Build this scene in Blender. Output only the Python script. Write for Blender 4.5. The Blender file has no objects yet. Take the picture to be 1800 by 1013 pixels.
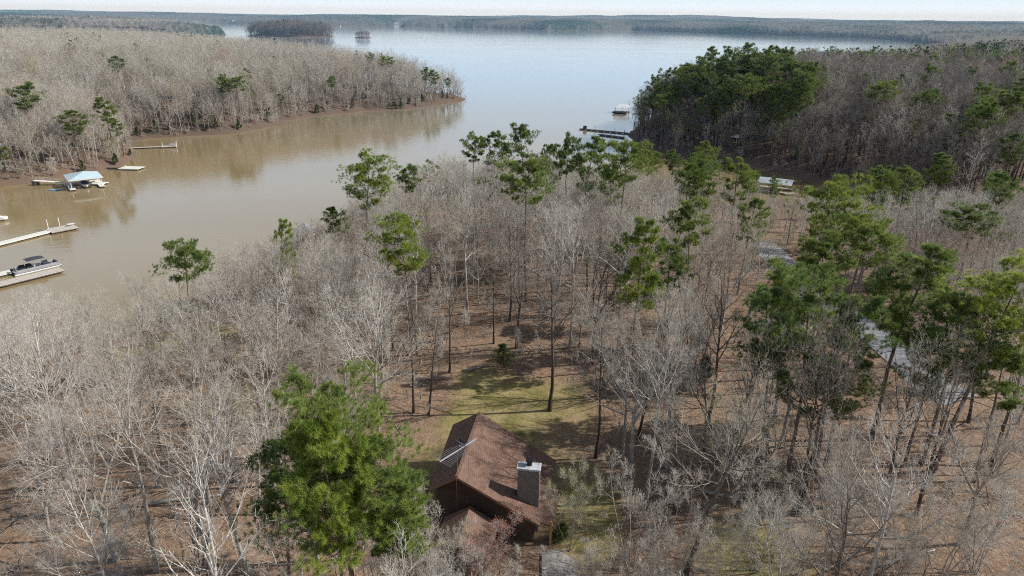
import bpy, math, random
import numpy as np
from mathutils import Vector, Matrix

RNG = np.random.default_rng(7)
random.seed(7)
scene = bpy.context.scene
COL = scene.collection
R = math.radians

# ------------------------------------------------------------------ camera
CAM_H = 48.0
FPX = 1200.0
PITCH = math.atan(475.5 / 1200.0)
ROLL = R(0.6)
_f = np.array([0, math.cos(PITCH), -math.sin(PITCH)])
_r = np.array([1.0, 0, 0])
_u = np.cross(_r, _f)
CR = math.cos(ROLL) * _r + math.sin(ROLL) * _u
CU = -math.sin(ROLL) * _r + math.cos(ROLL) * _u
CAMP = np.array([0, 0, CAM_H])

cam = bpy.data.cameras.new('camera')
cam.sensor_width = 36
cam.lens = FPX / 1800 * 36
cam.clip_start = 0.5
cam.clip_end = 40000
camo = bpy.data.objects.new('camera', cam)
m = Matrix.Identity(4)
for i in range(3):
    m[i][0] = CR[i]; m[i][1] = CU[i]; m[i][2] = -_f[i]; m[i][3] = CAMP[i]
camo.matrix_world = m
COL.objects.link(camo)
scene.camera = camo


def ray(px, py):
    return _f + (px - 900) / FPX * CR + (506.5 - py) / FPX * CU


def gp(px, py, z=0.0):
    """point at height z seen at this place of the photograph"""
    d = ray(px, py)
    return CAMP + d * ((z - CAM_H) / d[2])


def project(p):
    p = np.asarray(p, float) - CAMP
    z = p @ _f
    return 900 + FPX * (p @ CR) / z, 506.5 - FPX * (p @ CU) / z, z


# ------------------------------------------------------------------ mesh helpers
def mesh_np(name, verts, quads=None, tris=None, mats=(), qmat=None, tmat=None, smooth=False):
    me = bpy.data.meshes.new(name)
    verts = np.asarray(verts, np.float32).reshape(-1, 3)
    nq = 0 if quads is None else len(quads)
    nt = 0 if tris is None else len(tris)
    me.vertices.add(len(verts))
    me.vertices.foreach_set('co', verts.ravel())
    loops = []
    if nq: loops.append(np.asarray(quads, np.int32).ravel())
    if nt: loops.append(np.asarray(tris, np.int32).ravel())
    loops = np.concatenate(loops)
    me.loops.add(len(loops))
    me.loops.foreach_set('vertex_index', loops)
    me.polygons.add(nq + nt)
    st = np.concatenate([np.arange(nq) * 4, nq * 4 + np.arange(nt) * 3]).astype(np.int32)
    me.polygons.foreach_set('loop_start', st)
    mi = np.zeros(nq + nt, np.int32)
    if qmat is not None and nq: mi[:nq] = qmat
    if tmat is not None and nt: mi[nq:] = tmat
    me.polygons.foreach_set('material_index', mi)
    if smooth:
        me.polygons.foreach_set('use_smooth', np.ones(nq + nt, bool))
    for mt in mats: me.materials.append(mt)
    me.update(calc_edges=True)
    me.validate()
    return me


def link(name, data, parent=None, loc=None):
    o = bpy.data.objects.new(name, data)
    COL.objects.link(o)
    if parent is not None: o.parent = parent
    if loc is not None: o.location = loc
    return o


def tag(o, label=None, cat=None, group=None, kind=None):
    if label: o['label'] = label
    if cat: o['category'] = cat
    if group: o['group'] = group
    if kind: o['kind'] = kind
    return o


def thing(name, label, cat, loc=(0, 0, 0), rz=0.0, group=None):
    o = link(name, None, None, loc)
    o.rotation_euler = (0, 0, rz)
    o.empty_display_size = 0.2
    return tag(o, label, cat, group)


class MB:
    """collects boxes, bars, tubes and faces; build() links them as one mesh object"""
    def __init__(s): s.v = []; s.f = []
    def _add(s, vs, fs):
        b = len(s.v)
        s.v += [tuple(float(c) for c in v) for v in vs]
        s.f += [tuple(b + i for i in f) for f in fs]
        return s
    def face(s, *vs): return s._add(vs, [tuple(range(len(vs)))])
    def box(s, c, d, rz=0.0, rx=0.0, ry=0.0):
        mt = Matrix.Rotation(rz, 3, 'Z') @ Matrix.Rotation(ry, 3, 'Y') @ Matrix.Rotation(rx, 3, 'X')
        vs = []
        for x in (-.5, .5):
            for y in (-.5, .5):
                for z in (-.5, .5):
                    vs.append(Vector(c) + mt @ Vector((x * d[0], y * d[1], z * d[2])))
        return s._add(vs, [(0, 1, 3, 2), (4, 6, 7, 5), (0, 4, 5, 1), (2, 3, 7, 6), (0, 2, 6, 4), (1, 5, 7, 3)])
    def prism(s, bottom, top):
        n = len(bottom)
        return s._add(list(bottom) + list(top), [tuple(reversed(range(n))), tuple(range(n, 2 * n))] +
                      [(i, (i + 1) % n, n + (i + 1) % n, n + i) for i in range(n)])
    def bar(s, a, b, w, h=None):
        a = Vector(a); b = Vector(b); d = (b - a); L = d.length; d.normalize()
        up = Vector((0, 0, 1)) if abs(d.z) < .95 else Vector((1, 0, 0))
        x = d.cross(up).normalized() * (w / 2); y = x.cross(d).normalized() * ((h or w) / 2)
        return s.prism([a - x - y, a + x - y, a + x + y, a - x + y], [b - x - y, b + x - y, b + x + y, b - x + y])
    def tube(s, pts, r, n=8, r2=None):
        pts = [Vector(p) for p in pts]; rings = []
        for i, p in enumerate(pts):
            d = (pts[min(i + 1, len(pts) - 1)] - pts[max(i - 1, 0)]).normalized()
            up = Vector((0, 0, 1)) if abs(d.z) < .95 else Vector((1, 0, 0))
            x = d.cross(up).normalized(); y = x.cross(d)
            rr = r if r2 is None else r + (r2 - r) * i / (len(pts) - 1)
            rings.append([p + (x * math.cos(2 * math.pi * k / n) + y * math.sin(2 * math.pi * k / n)) * rr for k in range(n)])
        vs = [v for g in rings for v in g]; fs = []
        for i in range(len(pts) - 1):
            for k in range(n):
                fs.append((i * n + k, i * n + (k + 1) % n, (i + 1) * n + (k + 1) % n, (i + 1) * n + k))
        fs.append(tuple(reversed(range(n)))); fs.append(tuple(range(len(vs) - n, len(vs))))
        return s._add(vs, fs)
    def loft(s, rings, cap=True):
        n = len(rings[0]); vs = [v for g in rings for v in g]; fs = []
        for i in range(len(rings) - 1):
            for k in range(n):
                fs.append((i * n + k, i * n + (k + 1) % n, (i + 1) * n + (k + 1) % n, (i + 1) * n + k))
        if cap:
            fs.append(tuple(reversed(range(n)))); fs.append(tuple(range(len(vs) - n, len(vs))))
        return s._add(vs, fs)
    def build(s, name, mat, parent=None, bevel=0.0, smooth=False):
        me = bpy.data.meshes.new(name)
        me.from_pydata(s.v, [], s.f)
        import bmesh
        bm = bmesh.new(); bm.from_mesh(me)
        bmesh.ops.recalc_face_normals(bm, faces=bm.faces)
        bm.to_mesh(me); bm.free()
        if smooth:
            for p in me.polygons: p.use_smooth = True
        me.materials.append(mat)
        o = link(name, me, parent)
        if bevel:
            b = o.modifiers.new('bevel', 'BEVEL'); b.width = bevel; b.segments = 2; b.limit_method = 'ANGLE'
        return o


# ------------------------------------------------------------------ materials
def new_mat(name):
    mt = bpy.data.materials.new(name); mt.use_nodes = True
    nt = mt.node_tree
    for n in list(nt.nodes): nt.nodes.remove(n)
    out = nt.nodes.new('ShaderNodeOutputMaterial')
    return mt, nt, out


def N(nt, typ, inputs=None, **props):
    n = nt.nodes.new(typ)
    for k, v in props.items(): setattr(n, k, v)
    for k, v in (inputs or {}).items():
        if hasattr(v, 'links') and hasattr(v, 'node'): nt.links.new(v, n.inputs[k])
        else: n.inputs[k].default_value = v
    return n


def mixc(nt, fac, a, b, blend='MIX'):
    n = nt.nodes.new('ShaderNodeMix'); n.data_type = 'RGBA'; n.blend_type = blend
    for key, v in ((0, fac), (6, a), (7, b)):
        if hasattr(v, 'links') and hasattr(v, 'node'): nt.links.new(v, n.inputs[key])
        else: n.inputs[key].default_value = v if key == 0 else (*v, 1) if len(v) == 3 else v
    return n.outputs[2]


def ramp(nt, fac, stops):
    n = nt.nodes.new('ShaderNodeValToRGB')
    e = n.color_ramp.elements
    while len(e) > 1: e.remove(e[-1])
    for i, (p, c) in enumerate(stops):
        el = e[0] if i == 0 else e.new(p)
        el.position = p; el.color = (*c, 1) if len(c) == 3 else c
    nt.links.new(fac, n.inputs[0])
    return n.outputs[0]


def noise(nt, scale, detail=4.0, coord=None, rough=.55, dist=0.0):
    n = N(nt, 'ShaderNodeTexNoise', {'Scale': scale, 'Detail': detail, 'Roughness': rough, 'Distortion': dist})
    if coord is None: coord = N(nt, 'ShaderNodeNewGeometry').outputs['Position']
    nt.links.new(coord, n.inputs['Vector'])
    return n.outputs['Fac']


def mapping(nt, coord, scale=(1, 1, 1), rot=(0, 0, 0)):
    return N(nt, 'ShaderNodeMapping', {'Vector': coord, 'Scale': scale, 'Rotation': rot}).outputs[0]


def simple(name, a, b=None, scale=3.0, rough=.7, metal=0.0, bump=0.0, coord='Object', stretch=(1, 1, 1)):
    """plain surface with two-tone mottling and a little relief"""
    mt, nt, out = new_mat(name)
    tc = mapping(nt, N(nt, 'ShaderNodeTexCoord').outputs[coord], stretch)
    f = noise(nt, scale, 6, tc, .65)
    b = b or tuple(c * .72 for c in a)
    c = ramp(nt, f, [(.3, b), (.68, a)])
    p = N(nt, 'ShaderNodeBsdfPrincipled', {'Base Color': c, 'Roughness': rough, 'Metallic': metal})
    if bump:
        bn = N(nt, 'ShaderNodeBump', {'Height': f, 'Strength': bump, 'Distance': .05})
        nt.links.new(bn.outputs[0], p.inputs['Normal'])
    nt.links.new(p.outputs[0], out.inputs[0])
    return mt


def bark_mat(name, a, b, c2, scale=6.0, foot=.0):
    """bark: vertical mottling, and every tree its own tone between two"""
    mt, nt, out = new_mat(name)
    tc = N(nt, 'ShaderNodeTexCoord').outputs['Object']
    f = noise(nt, scale, 5, mapping(nt, tc, (1, 1, .25)), .7)
    rnd = N(nt, 'ShaderNodeObjectInfo').outputs['Random']
    base = mixc(nt, rnd, a, c2)
    col = mixc(nt, ramp(nt, f, [(.35, (0, 0, 0)), (.65, (1, 1, 1))]), b, base)
    zz = N(nt, 'ShaderNodeSeparateXYZ', {0: tc}).outputs[2]                     # darker foot, paler upper limbs
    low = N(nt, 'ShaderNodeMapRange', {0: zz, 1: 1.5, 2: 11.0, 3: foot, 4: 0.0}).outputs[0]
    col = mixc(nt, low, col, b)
    p = N(nt, 'ShaderNodeBsdfPrincipled', {'Base Color': col, 'Roughness': .9})
    p.inputs['Specular IOR Level'].default_value = .15
    nt.links.new(p.outputs[0], out.inputs[0])
    return mt


def leaf_mat(name, dark, light, tint, transl=.28):
    mt, nt, out = new_mat(name)
    g = N(nt, 'ShaderNodeNewGeometry')
    rnd = N(nt, 'ShaderNodeObjectInfo').outputs['Random']
    tc = N(nt, 'ShaderNodeTexCoord').outputs['Object']
    f = noise(nt, .55, 3, tc, .6)
    c = mixc(nt, g.outputs['Random Per Island'], dark, light)
    c = mixc(nt, ramp(nt, f, [(.4, (0, 0, 0)), (.65, (1, 1, 1))]), c, mixc(nt, .55, c, tint))
    c = mixc(nt, N(nt, 'ShaderNodeMath', {0: rnd, 1: .5}, operation='MULTIPLY').outputs[0], c, tint)
    d = N(nt, 'ShaderNodeBsdfPrincipled', {'Base Color': c, 'Roughness': .55})
    d.inputs['Specular IOR Level'].default_value = .25
    t = N(nt, 'ShaderNodeBsdfTranslucent', {'Color': c})
    mx = N(nt, 'ShaderNodeMixShader', {0: transl, 1: d.outputs[0], 2: t.outputs[0]})
    nt.links.new(mx.outputs[0], out.inputs[0])
    return mt


M = {}
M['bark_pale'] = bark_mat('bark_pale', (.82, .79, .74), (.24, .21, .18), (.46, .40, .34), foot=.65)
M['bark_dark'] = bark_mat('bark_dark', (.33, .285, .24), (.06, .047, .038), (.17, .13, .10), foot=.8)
M['twig'] = bark_mat('twig', (.82, .79, .71), (.42, .385, .33), (.50, .44, .35), 2.0)
M['twig_far'] = bark_mat('twig_far', (.82, .785, .695), (.44, .40, .335), (.48, .42, .33), .5)
M['twig_dark'] = bark_mat('twig_dark', (.42, .385, .35), (.20, .17, .15), (.26, .205, .17), .5)  # paints in the backlit look of the right bank; elsewhere tonal variety
M['pine_bark'] = bark_mat('pine_bark', (.24, .18, .145), (.08, .06, .05), (.30, .225, .18))
M['needle'] = leaf_mat('needle', (.035, .085, .034), (.175, .265, .07), (.32, .375, .07))
M['needle_bright'] = leaf_mat('needle_bright', (.10, .17, .033), (.29, .365, .058), (.41, .455, .065))
M['needle_far'] = leaf_mat('needle_far', (.02, .048, .022), (.055, .10, .035), (.10, .14, .035), .2)
M['bud_yellow'] = leaf_mat('bud_yellow', (.30, .27, .07), (.42, .36, .12), (.36, .33, .10), .2)
M['bud_red'] = leaf_mat('bud_red', (.34, .10, .07), (.45, .19, .14), (.38, .15, .11), .2)
M['shrub_leaf'] = leaf_mat('shrub_leaf', (.05, .085, .025), (.11, .15, .045), (.15, .16, .05), .2)
# ------------------------------------------------------------------ growing trees
def unit(v): return v / np.maximum(np.linalg.norm(v, axis=-1, keepdims=True), 1e-9)


def frame(d):
    ref = np.where(np.abs(d[..., 2:3]) < .9, np.array([0, 0, 1.0]), np.array([1.0, 0, 0]))
    e1 = unit(np.cross(d, ref)); e2 = np.cross(d, e1)
    return e1, e2


def grow(p, d, L, S, wander, up, rng):
    """polylines from p along d, N at a time"""
    n = len(p); P = np.zeros((n, S + 1, 3)); P[:, 0] = p; d = unit(d.copy())
    for i in range(S):
        d = unit(d + rng.normal(0, wander, (n, 3)) + np.array([0, 0, up]))
        P[:, i + 1] = P[:, i] + d * (L / S)[:, None]
    return P


def spawn(P, RR, L, k, t0, t1, ang, asd, lf, rf, S, wander, up, rng, tip=.35, rmin=.004):
    n, s1 = P.shape[:2]; s0 = s1 - 1
    t = t0 + (t1 - t0) * ((np.arange(k)[None] + rng.random((n, k))) / k)
    x = np.clip(t, 0, .9999) * s0; i = x.astype(int); fr = (x - i)[..., None]
    rows = np.arange(n)[:, None]
    a = P[rows, i]; b = P[rows, i + 1]
    pos = a + (b - a) * fr; tan = unit(b - a)
    rad = RR[rows, i] + (RR[rows, i + 1] - RR[rows, i]) * fr[..., 0]
    e1, e2 = frame(tan)
    az = (np.arange(k)[None] * 2.399 + rng.random((n, 1)) * 6.28 + rng.normal(0, .5, (n, k)))[..., None]
    an = np.radians(rng.normal(ang, asd, (n, k)))[..., None]
    d = np.cos(an) * tan + np.sin(an) * (np.cos(az) * e1 + np.sin(az) * e2)
    ln = L[:, None] * lf(t) * rng.uniform(.7, 1.2, (n, k))
    r0 = np.maximum(rad * rf * rng.uniform(.8, 1.1, (n, k)), rmin)
    P2 = grow(pos.reshape(-1, 3), d.reshape(-1, 3), ln.ravel(), S, wander, up, rng)
    q = np.linspace(1, tip, S + 1)[None]
    return P2, np.maximum(r0.ravel()[:, None] * q, rmin * .7), ln.ravel()


def tubes(P, RR, n):
    N_, s1 = P.shape[:2]
    d = np.empty_like(P); d[:, 1:-1] = P[:, 2:] - P[:, :-2]; d[:, 0] = P[:, 1] - P[:, 0]; d[:, -1] = P[:, -1] - P[:, -2]
    e1, e2 = frame(unit(d))
    a = np.arange(n) * 2 * np.pi / n
    V = P[:, :, None] + RR[:, :, None, None] * (np.cos(a)[None, None, :, None] * e1[:, :, None] + np.sin(a)[None, None, :, None] * e2[:, :, None])
    idx = np.arange(N_ * s1 * n).reshape(N_, s1, n)
    q = np.stack([idx[:, :-1], np.roll(idx[:, :-1], -1, 2), np.roll(idx[:, 1:], -1, 2), idx[:, 1:]], -1)
    return V.reshape(-1, 3), q.reshape(-1, 4)


def join(parts):
    V = []; Q = []; b = 0
    for v, q in parts:
        V.append(v); Q.append(q + b); b += len(v)
    return np.concatenate(V), np.concatenate(Q)


def blades(c, d, n, ln, w, spread, rng):
    """n thin needle blades fanning out from each point c around d"""
    k = len(c)
    dd = unit(d[:, None] + rng.normal(0, spread, (k, n, 3)))
    e1, _ = frame(dd)
    l = (ln * rng.uniform(.7, 1.25, (k, n)))[..., None]
    o = c[:, None] + rng.normal(0, .05, (k, n, 3))
    a = o + e1 * w * .5; b = o - e1 * w * .5; t = o + dd * l
    V = np.stack([a, b, t], 2).reshape(-1, 3)
    return V, np.arange(len(V)).reshape(-1, 3)


def leaflets(c, n, size, jit, rng):
    k = len(c)
    o = c[:, None] + rng.normal(0, jit, (k, n, 3))
    d = unit(rng.normal(0, 1, (k, n, 3))); e1, e2 = frame(d)
    s = size * rng.uniform(.6, 1.3, (k, n))[..., None]
    V = np.stack([o - e1 * s, o + e2 * s * .6, o + e1 * s, o - e2 * s * .6], 2).reshape(-1, 3)
    return V, np.arange(len(V)).reshape(-1, 4)


class Proto:
    """a kind of tree: one mesh for its trunk and limbs, one for its crown; or both in one mesh for far woods"""
    def __init__(s, name, H, trunk, crown, whole=None): s.name = name; s.H = H; s.trunk = trunk; s.crown = crown; s.whole = whole


def make_bare(name, seed, H=18.0, form='leader', lod=0, spread=1.0, bark='bark_pale', twig='twig', bud=None, r0=None, lean=0.03):
    rng = np.random.default_rng(seed)
    sides = {0: (9, 6, 4, 3, 3), 1: (6, 4, 3, 3, 3), 2: (4, 3, 3, 3, 3)}[lod]
    r0 = r0 or H * .0105
    rm = {0: .006, 1: .0085, 2: .017}[lod]
    d0 = np.array([[rng.normal(0, lean), rng.normal(0, lean), 1.0]])
    if form == 'leader':
        S = 12
        T = grow(np.zeros((1, 3)), d0, np.array([H * .96]), S, .045, .03, rng)
        TR = (r0 * np.linspace(1, .0, S + 1) ** .8 + .012)[None]
        TR[:, 0] *= 1.35
        k = {0: 17, 1: 14, 2: 10}[lod]
        A, AR, AL = spawn(T, TR, np.array([H]), k, rng.uniform(.33, .45), .97, 46, 9, lambda t: spread * (.10 + .38 * np.clip(1.03 - t, 0, 1) ** .75), .66, 7, .10, .07, rng, .25, .012)
    elif form == 'forked':
        S = 7
        fh = rng.uniform(.3, .42)
        T = grow(np.zeros((1, 3)), d0, np.array([H * fh]), S, .04, .03, rng)
        TR = (r0 * 1.1 * np.linspace(1, .72, S + 1))[None]; TR[:, 0] *= 1.35
        k = rng.integers(3, 5)
        B, BR, BL = spawn(T, TR, np.array([H * (1 - fh)]), k, .82, 1.0, 24 * spread, 6, lambda t: 1.0 + 0 * t, .78, 9, .085, .05, rng, .12, .02)
        k2 = {0: 9, 1: 8, 2: 6}[lod]
        A, AR, AL = spawn(B, BR, BL, k2, .18, 1.0, 42, 10, lambda t: spread * (.16 + .36 * np.clip(1.02 - t, 0, 1) ** .7), .68, 6, .11, .07, rng, .25, .012)
        low = spawn(T, TR, np.array([H]), 3, .6, .95, 60, 10, lambda t: .22 + 0 * t, .4, 6, .12, .08, rng, .25, .012)
        A = np.concatenate([A, low[0][:, :]]) if low[0].shape[1] == A.shape[1] else A
        if len(A) == len(AR) + 3: AR = np.concatenate([AR, low[1]]); AL = np.concatenate([AL, low[2]])
    else:                                    # many stems from the ground: shrub or sapling clump
        k = rng.integers(4, 7)
        d = np.stack([rng.normal(0, .30 * spread, k), rng.normal(0, .30 * spread, k), np.ones(k)], 1)
        T = grow(rng.normal(0, .12, (k, 3)) * [1, 1, 0], d, H * rng.uniform(.6, 1.0, k), 8, .08, .04, rng)
        TR = r0 * .55 * rng.uniform(.6, 1, (k, 1)) * np.linspace(1, .12, 9)[None]
        A, AR, AL = spawn(T, TR, np.linalg.norm(T[:, -1] - T[:, 0], axis=1), 5, .25, 1.0, 38, 9, lambda t: .16 + .3 * (1.02 - t), .62, 5, .12, .08, rng, .25, .01)
    kb = {0: 7, 1: 6, 2: 5}[lod]
    C, CR_, CL = spawn(A, AR, AL, kb, .22, 1.0, 40, 10, lambda t: .22 + .34 * (1 - t), .55, 4, .13, .07, rng, .3, rm)
    kc = {0: 5, 1: 5, 2: 4}[lod]
    D, DR, DL = spawn(C, CR_, CL, kc, .2, 1.0, 38, 11, lambda t: .34 + .26 * (1 - t), .6, 3, .14, .08, rng, .4, rm)
    crown = [tubes(C, CR_, sides[2]), tubes(D, DR, sides[3])]
    tips = D[:, -1]
    if lod <= 1:
        ke = {0: 3, 1: 2}[lod]
        E_, ER, EL = spawn(D, DR, np.maximum(DL, .5), ke, .2, 1.0, 36, 12, lambda t: .42 + .25 * (1 - t), .7, 2, .13, .10, rng, .5, rm)
        crown.append(tubes(E_, ER, 3)); tips = E_[:, -1]
    tr = [tubes(T, TR, sides[0]), tubes(A, AR, sides[1])]
    if form == 'forked': tr.append(tubes(B, BR, sides[0]))
    tv, tq = join(tr); cv, cq = join(crown)
    lv = None
    if bud:
        lv, lq = leaflets(tips, 3 if lod == 0 else 2, {0: .03, 1: .06, 2: .12}[lod], .10, rng)
    h = max(tv[:, 2].max(), cv[:, 2].max())
    if lod == 0:
        tme = mesh_np(name + '_trunk', tv, tq, mats=[M[bark]], smooth=True)
        if lv is not None:
            v, q = np.concatenate([cv, lv]), np.concatenate([cq, lq + len(cv)])
            mi = np.concatenate([np.zeros(len(cq), int), np.ones(len(lq), int)])
            cme = mesh_np(name + '_crown', v, q, mats=[M[twig], M[bud]], qmat=mi)
        else:
            cme = mesh_np(name + '_crown', cv, cq, mats=[M[twig]])
        return Proto(name, h, tme, cme)
    vs = [(tv, tq), (cv, cq)]; mi = [np.zeros(len(tq), int), np.ones(len(cq), int)]; mats = [M[bark], M[twig]]
    if lv is not None: vs.append((lv, lq)); mi.append(np.full(len(lq), 2)); mats.append(M[bud])
    v, q = join(vs)
    return Proto(name, h, None, None, mesh_np(name, v, q, mats=mats, qmat=np.concatenate(mi)))


def make_pine(name, seed, H=21.0, base=.5, width=3.6, lod=0, needle='needle', flat=.75, density=1.0, lean=.03):
    """tall bare trunk, uneven tiers of limbs that carry flat sprays of needle tufts near their ends, gaps between"""
    rng = np.random.default_rng(seed)
    sides = {0: (9, 5, 3), 1: (6, 4, 3), 2: (4, 3, 3)}[lod]
    S = 10
    T = grow(np.zeros((1, 3)), np.array([[rng.normal(0, lean), rng.normal(0, lean), 1.0]]), np.array([H * .97]), S, .03, .03, rng)
    r0 = H * .0105
    TR = (r0 * np.linspace(1, .06, S + 1) ** .85)[None]; TR[:, 0] *= 1.3
    k = int({0: 33, 1: 24, 2: 14}[lod] * density)

    def lf(t):                               # rounded but ragged crown outline
        q = np.clip((t - base) / (1 - base), 0, 1)
        return width / H * (np.sin(np.pi * np.clip(.25 + .70 * q, 0, 1)) ** flat) * rng.uniform(.4, 1.35, t.shape)
    A, AR, AL = spawn(T, TR, np.array([H]), k, base, .985, 72, 11, lf, .45, 6, .08, .06, rng, .3, .016)
    st = spawn(T, TR, np.array([H]), 5, base * .5, base, 80, 10, lambda t: .05 + .06 * rng.random(t.shape), .3, 3, .1, .0, rng, .4, .012)

    def flatten(Q, f):                       # sprays lie in plates
        o = Q[:, :1]; d = Q - o; d[..., 2] = d[..., 2] * f + .10 * np.linalg.norm(d[..., :2], axis=-1); return o + d
    kb = {0: 8, 1: 7, 2: 4}[lod]
    C, CR_, CL = spawn(A, AR, AL, kb, .42, 1.0, 50, 13, lambda t: .24 + .30 * (1 - t), .5, 3, .14, .0, rng, .4, .008)
    C = flatten(C, .35); kk = rng.random(len(C)) > .08; C, CR_, CL = C[kk], CR_[kk], CL[kk]
    tp = [C[:, -1], A[:, -1]]; td = [C[:, -1] - C[:, -2], A[:, -1] - A[:, -2]]
    if lod: tp.append(C[:, 2]); td.append(C[:, 2] - C[:, 1])
    if lod == 0:
        D, DR, DL = spawn(C, CR_, np.maximum(CL, .7), 4, .25, 1.0, 52, 12, lambda t: .55 + 0 * t, .6, 2, .15, .0, rng, .5, .006)
        D = flatten(D, .5)
        tp += [D[:, -1]]; td += [D[:, -1] - D[:, -2]]
    tp = np.concatenate(tp); td = unit(unit(np.concatenate(td)) + np.array([0, 0, .55]))
    nb, ln, w, sp = {0: (42, .35, .030, .85), 1: (13, .50, .075, .8), 2: (9, .85, .20, .8)}[lod]
    nv, nt_ = blades(tp, td, nb, ln, w, sp, rng)
    tr = [tubes(T, TR, sides[0]), tubes(A, AR, sides[1]), tubes(st[0], st[1], 3), tubes(C, CR_, 3)]
    tv, tq = join(tr)
    h = max(tv[:, 2].max(), nv[:, 2].max())
    if lod == 0:
        return Proto(name, h, mesh_np(name + '_trunk', tv, tq, mats=[M['pine_bark']], smooth=True),
                     mesh_np(name + '_crown', nv, None, nt_, mats=[M[needle]]))
    v = np.concatenate([tv, nv])
    return Proto(name, h, None, None, mesh_np(name, v, tq, nt_ + len(tv), mats=[M['pine_bark'], M[needle]], qmat=0, tmat=1))


def make_cedar(name, seed, H=5.0, width=1.3, lod=0, mat='shrub_leaf'):
    """young evergreen clothed to the ground"""
    rng = np.random.default_rng(seed)
    T = grow(np.zeros((1, 3)), np.array([[0, 0, 1.0]]), np.array([H * .95]), 8, .02, .02, rng)
    TR = (H * .012 * np.linspace(1, .1, 9))[None]
    A, AR, AL = spawn(T, TR, np.array([H]), 46 if lod == 0 else 22, .06, .98, 62, 10, lambda t: width / H * (1.05 - t) ** .8, .5, 4, .1, .06, rng, .3, .006)
    C, CR_, CL = spawn(A, AR, AL, 5, .3, 1, 40, 10, lambda t: .35 + 0 * t, .5, 2, .15, .05, rng, .5, .004)
    tp = np.concatenate([C[:, -1], C[:, 1], A[:, -1], A[:, 2]]); td = np.concatenate([C[:, -1] - C[:, -2], C[:, 1] - C[:, 0], A[:, -1] - A[:, -2], A[:, 2] - A[:, 1]])
    nv, nt_ = blades(tp, unit(td), 9 if lod == 0 else 6, .2 if lod == 0 else .4, .05 if lod == 0 else .12, .6, rng)
    tv, tq = join([tubes(T, TR, 6), tubes(A, AR, 3)])
    h = nv[:, 2].max()
    if lod == 0:
        return Proto(name, h, mesh_np(name + '_trunk', tv, tq, mats=[M['bark_dark']], smooth=True), mesh_np(name + '_crown', nv, None, nt_, mats=[M[mat]]))
    v = np.concatenate([tv, nv])
    return Proto(name, h, None, None, mesh_np(name, v, tq, nt_ + len(tv), mats=[M['bark_dark'], M[mat]], qmat=0, tmat=1))


BARE = [make_bare('hardwood', 11, 19, 'leader'), make_bare('hardwood', 12, 18, 'leader', spread=1.2), make_bare('hardwood', 13, 20, 'leader', spread=.85, lean=.06),
        make_bare('hardwood', 14, 17, 'leader', bark='bark_dark', spread=1.05), make_bare('hardwood', 15, 20, 'leader', spread=.95, bark='bark_dark', twig='twig_dark'),
        make_bare('forked_hardwood', 21, 18, 'forked'), make_bare('forked_hardwood', 22, 19, 'forked', spread=1.15), make_bare('forked_hardwood', 23, 17, 'forked', spread=1.25, lean=.1),
        make_bare('forked_hardwood', 24, 19, 'forked', bark='bark_dark', twig='twig_dark')]
BUDS = [make_bare('budding_tree', 31, 13, 'leader', spread=1.2, bud='bud_yellow'), make_bare('red_maple', 32, 14, 'forked', bud='bud_red', spread=1.1),
        make_bare('budding_shrub', 33, 7, 'clump', bud='bud_yellow', spread=1.1), make_bare('red_shrub', 34, 6, 'clump', bud='bud_red')]
CLUMP = [make_bare('sapling_clump', 41, 8, 'clump'), make_bare('sapling_clump', 42, 7, 'clump', spread=1.3), make_bare('sapling_clump', 43, 9, 'clump', spread=.8)]
PINE = [make_pine('pine', 51, 21, .60, 3.5), make_pine('pine', 52, 20, .67, 3.3, flat=.6), make_pine('pine', 53, 22, .55, 3.7, density=1.15),
        make_pine('pine', 54, 20, .70, 4.1, flat=.55), make_pine('pine', 55, 19, .52, 2.9)]
BIGPINE = make_pine('pine', 56, 20, .30, 5.4, density=1.65, flat=.6)
BRIGHTPINE = [make_pine('pine', 57, 19, .40, 3.5, needle='needle_bright', density=1.35), make_pine('pine', 58, 20, .62, 4.1, needle='needle_bright', density=1.15, flat=.55)]
CEDAR = [make_cedar('cedar', 61, 5, 1.4), make_cedar('cedar', 62, 4, 1.6)]

MID = [make_bare('wood_a', 71, 18, 'leader', 1, 1.0, twig='twig_far'), make_bare('wood_b', 72, 19, 'leader', 1, 1.15, twig='twig_far'), make_bare('wood_c', 73, 18, 'forked', 1, 1.1, twig='twig_far'),
       make_bare('wood_d', 74, 17, 'leader', 1, .9, twig='twig_far', bark='bark_dark'), make_bare('wood_e', 75, 18, 'forked', 1, 1.0, twig='twig_far')]
DARKW = [make_bare('dark_wood_a', 111, 18, 'leader', 1, 1.0, twig='twig_dark', bark='bark_dark'), make_bare('dark_wood_b', 112, 19, 'leader', 1, .85, twig='twig_dark', bark='bark_dark'), make_bare('dark_wood_c', 113, 17, 'forked', 1, 1.05, twig='twig_dark', bark='bark_dark'),
         make_bare('dark_wood_d', 114, 18, 'leader', 1, 1.0, twig='twig_far', bark='bark_dark')]  # right bank trees, their backlit tone put into the twig colour
MID += [make_bare('wood_h', 121, 18, 'leader', 1, 1.3, twig='twig_far', lean=.1), make_bare('wood_i', 122, 17, 'forked', 1, 1.3, twig='twig_far', bark='bark_dark', lean=.1), make_bare('wood_j', 123, 20, 'leader', 1, .75, twig='twig_dark')]
MIDBUD = [make_bare('wood_f', 76, 15, 'forked', 1, 1.1, twig='twig_far', bud='bud_yellow'), make_bare('wood_g', 77, 15, 'forked', 1, 1.1, twig='twig_far', bud='bud_red')]
FARD = [make_bare('far_dark_a', 86, 18, 'leader', 2, 1.1, twig='twig_dark', bark='bark_dark'), make_bare('far_dark_b', 87, 18, 'forked', 2, 1.15, twig='twig_dark', bark='bark_dark')]
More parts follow.
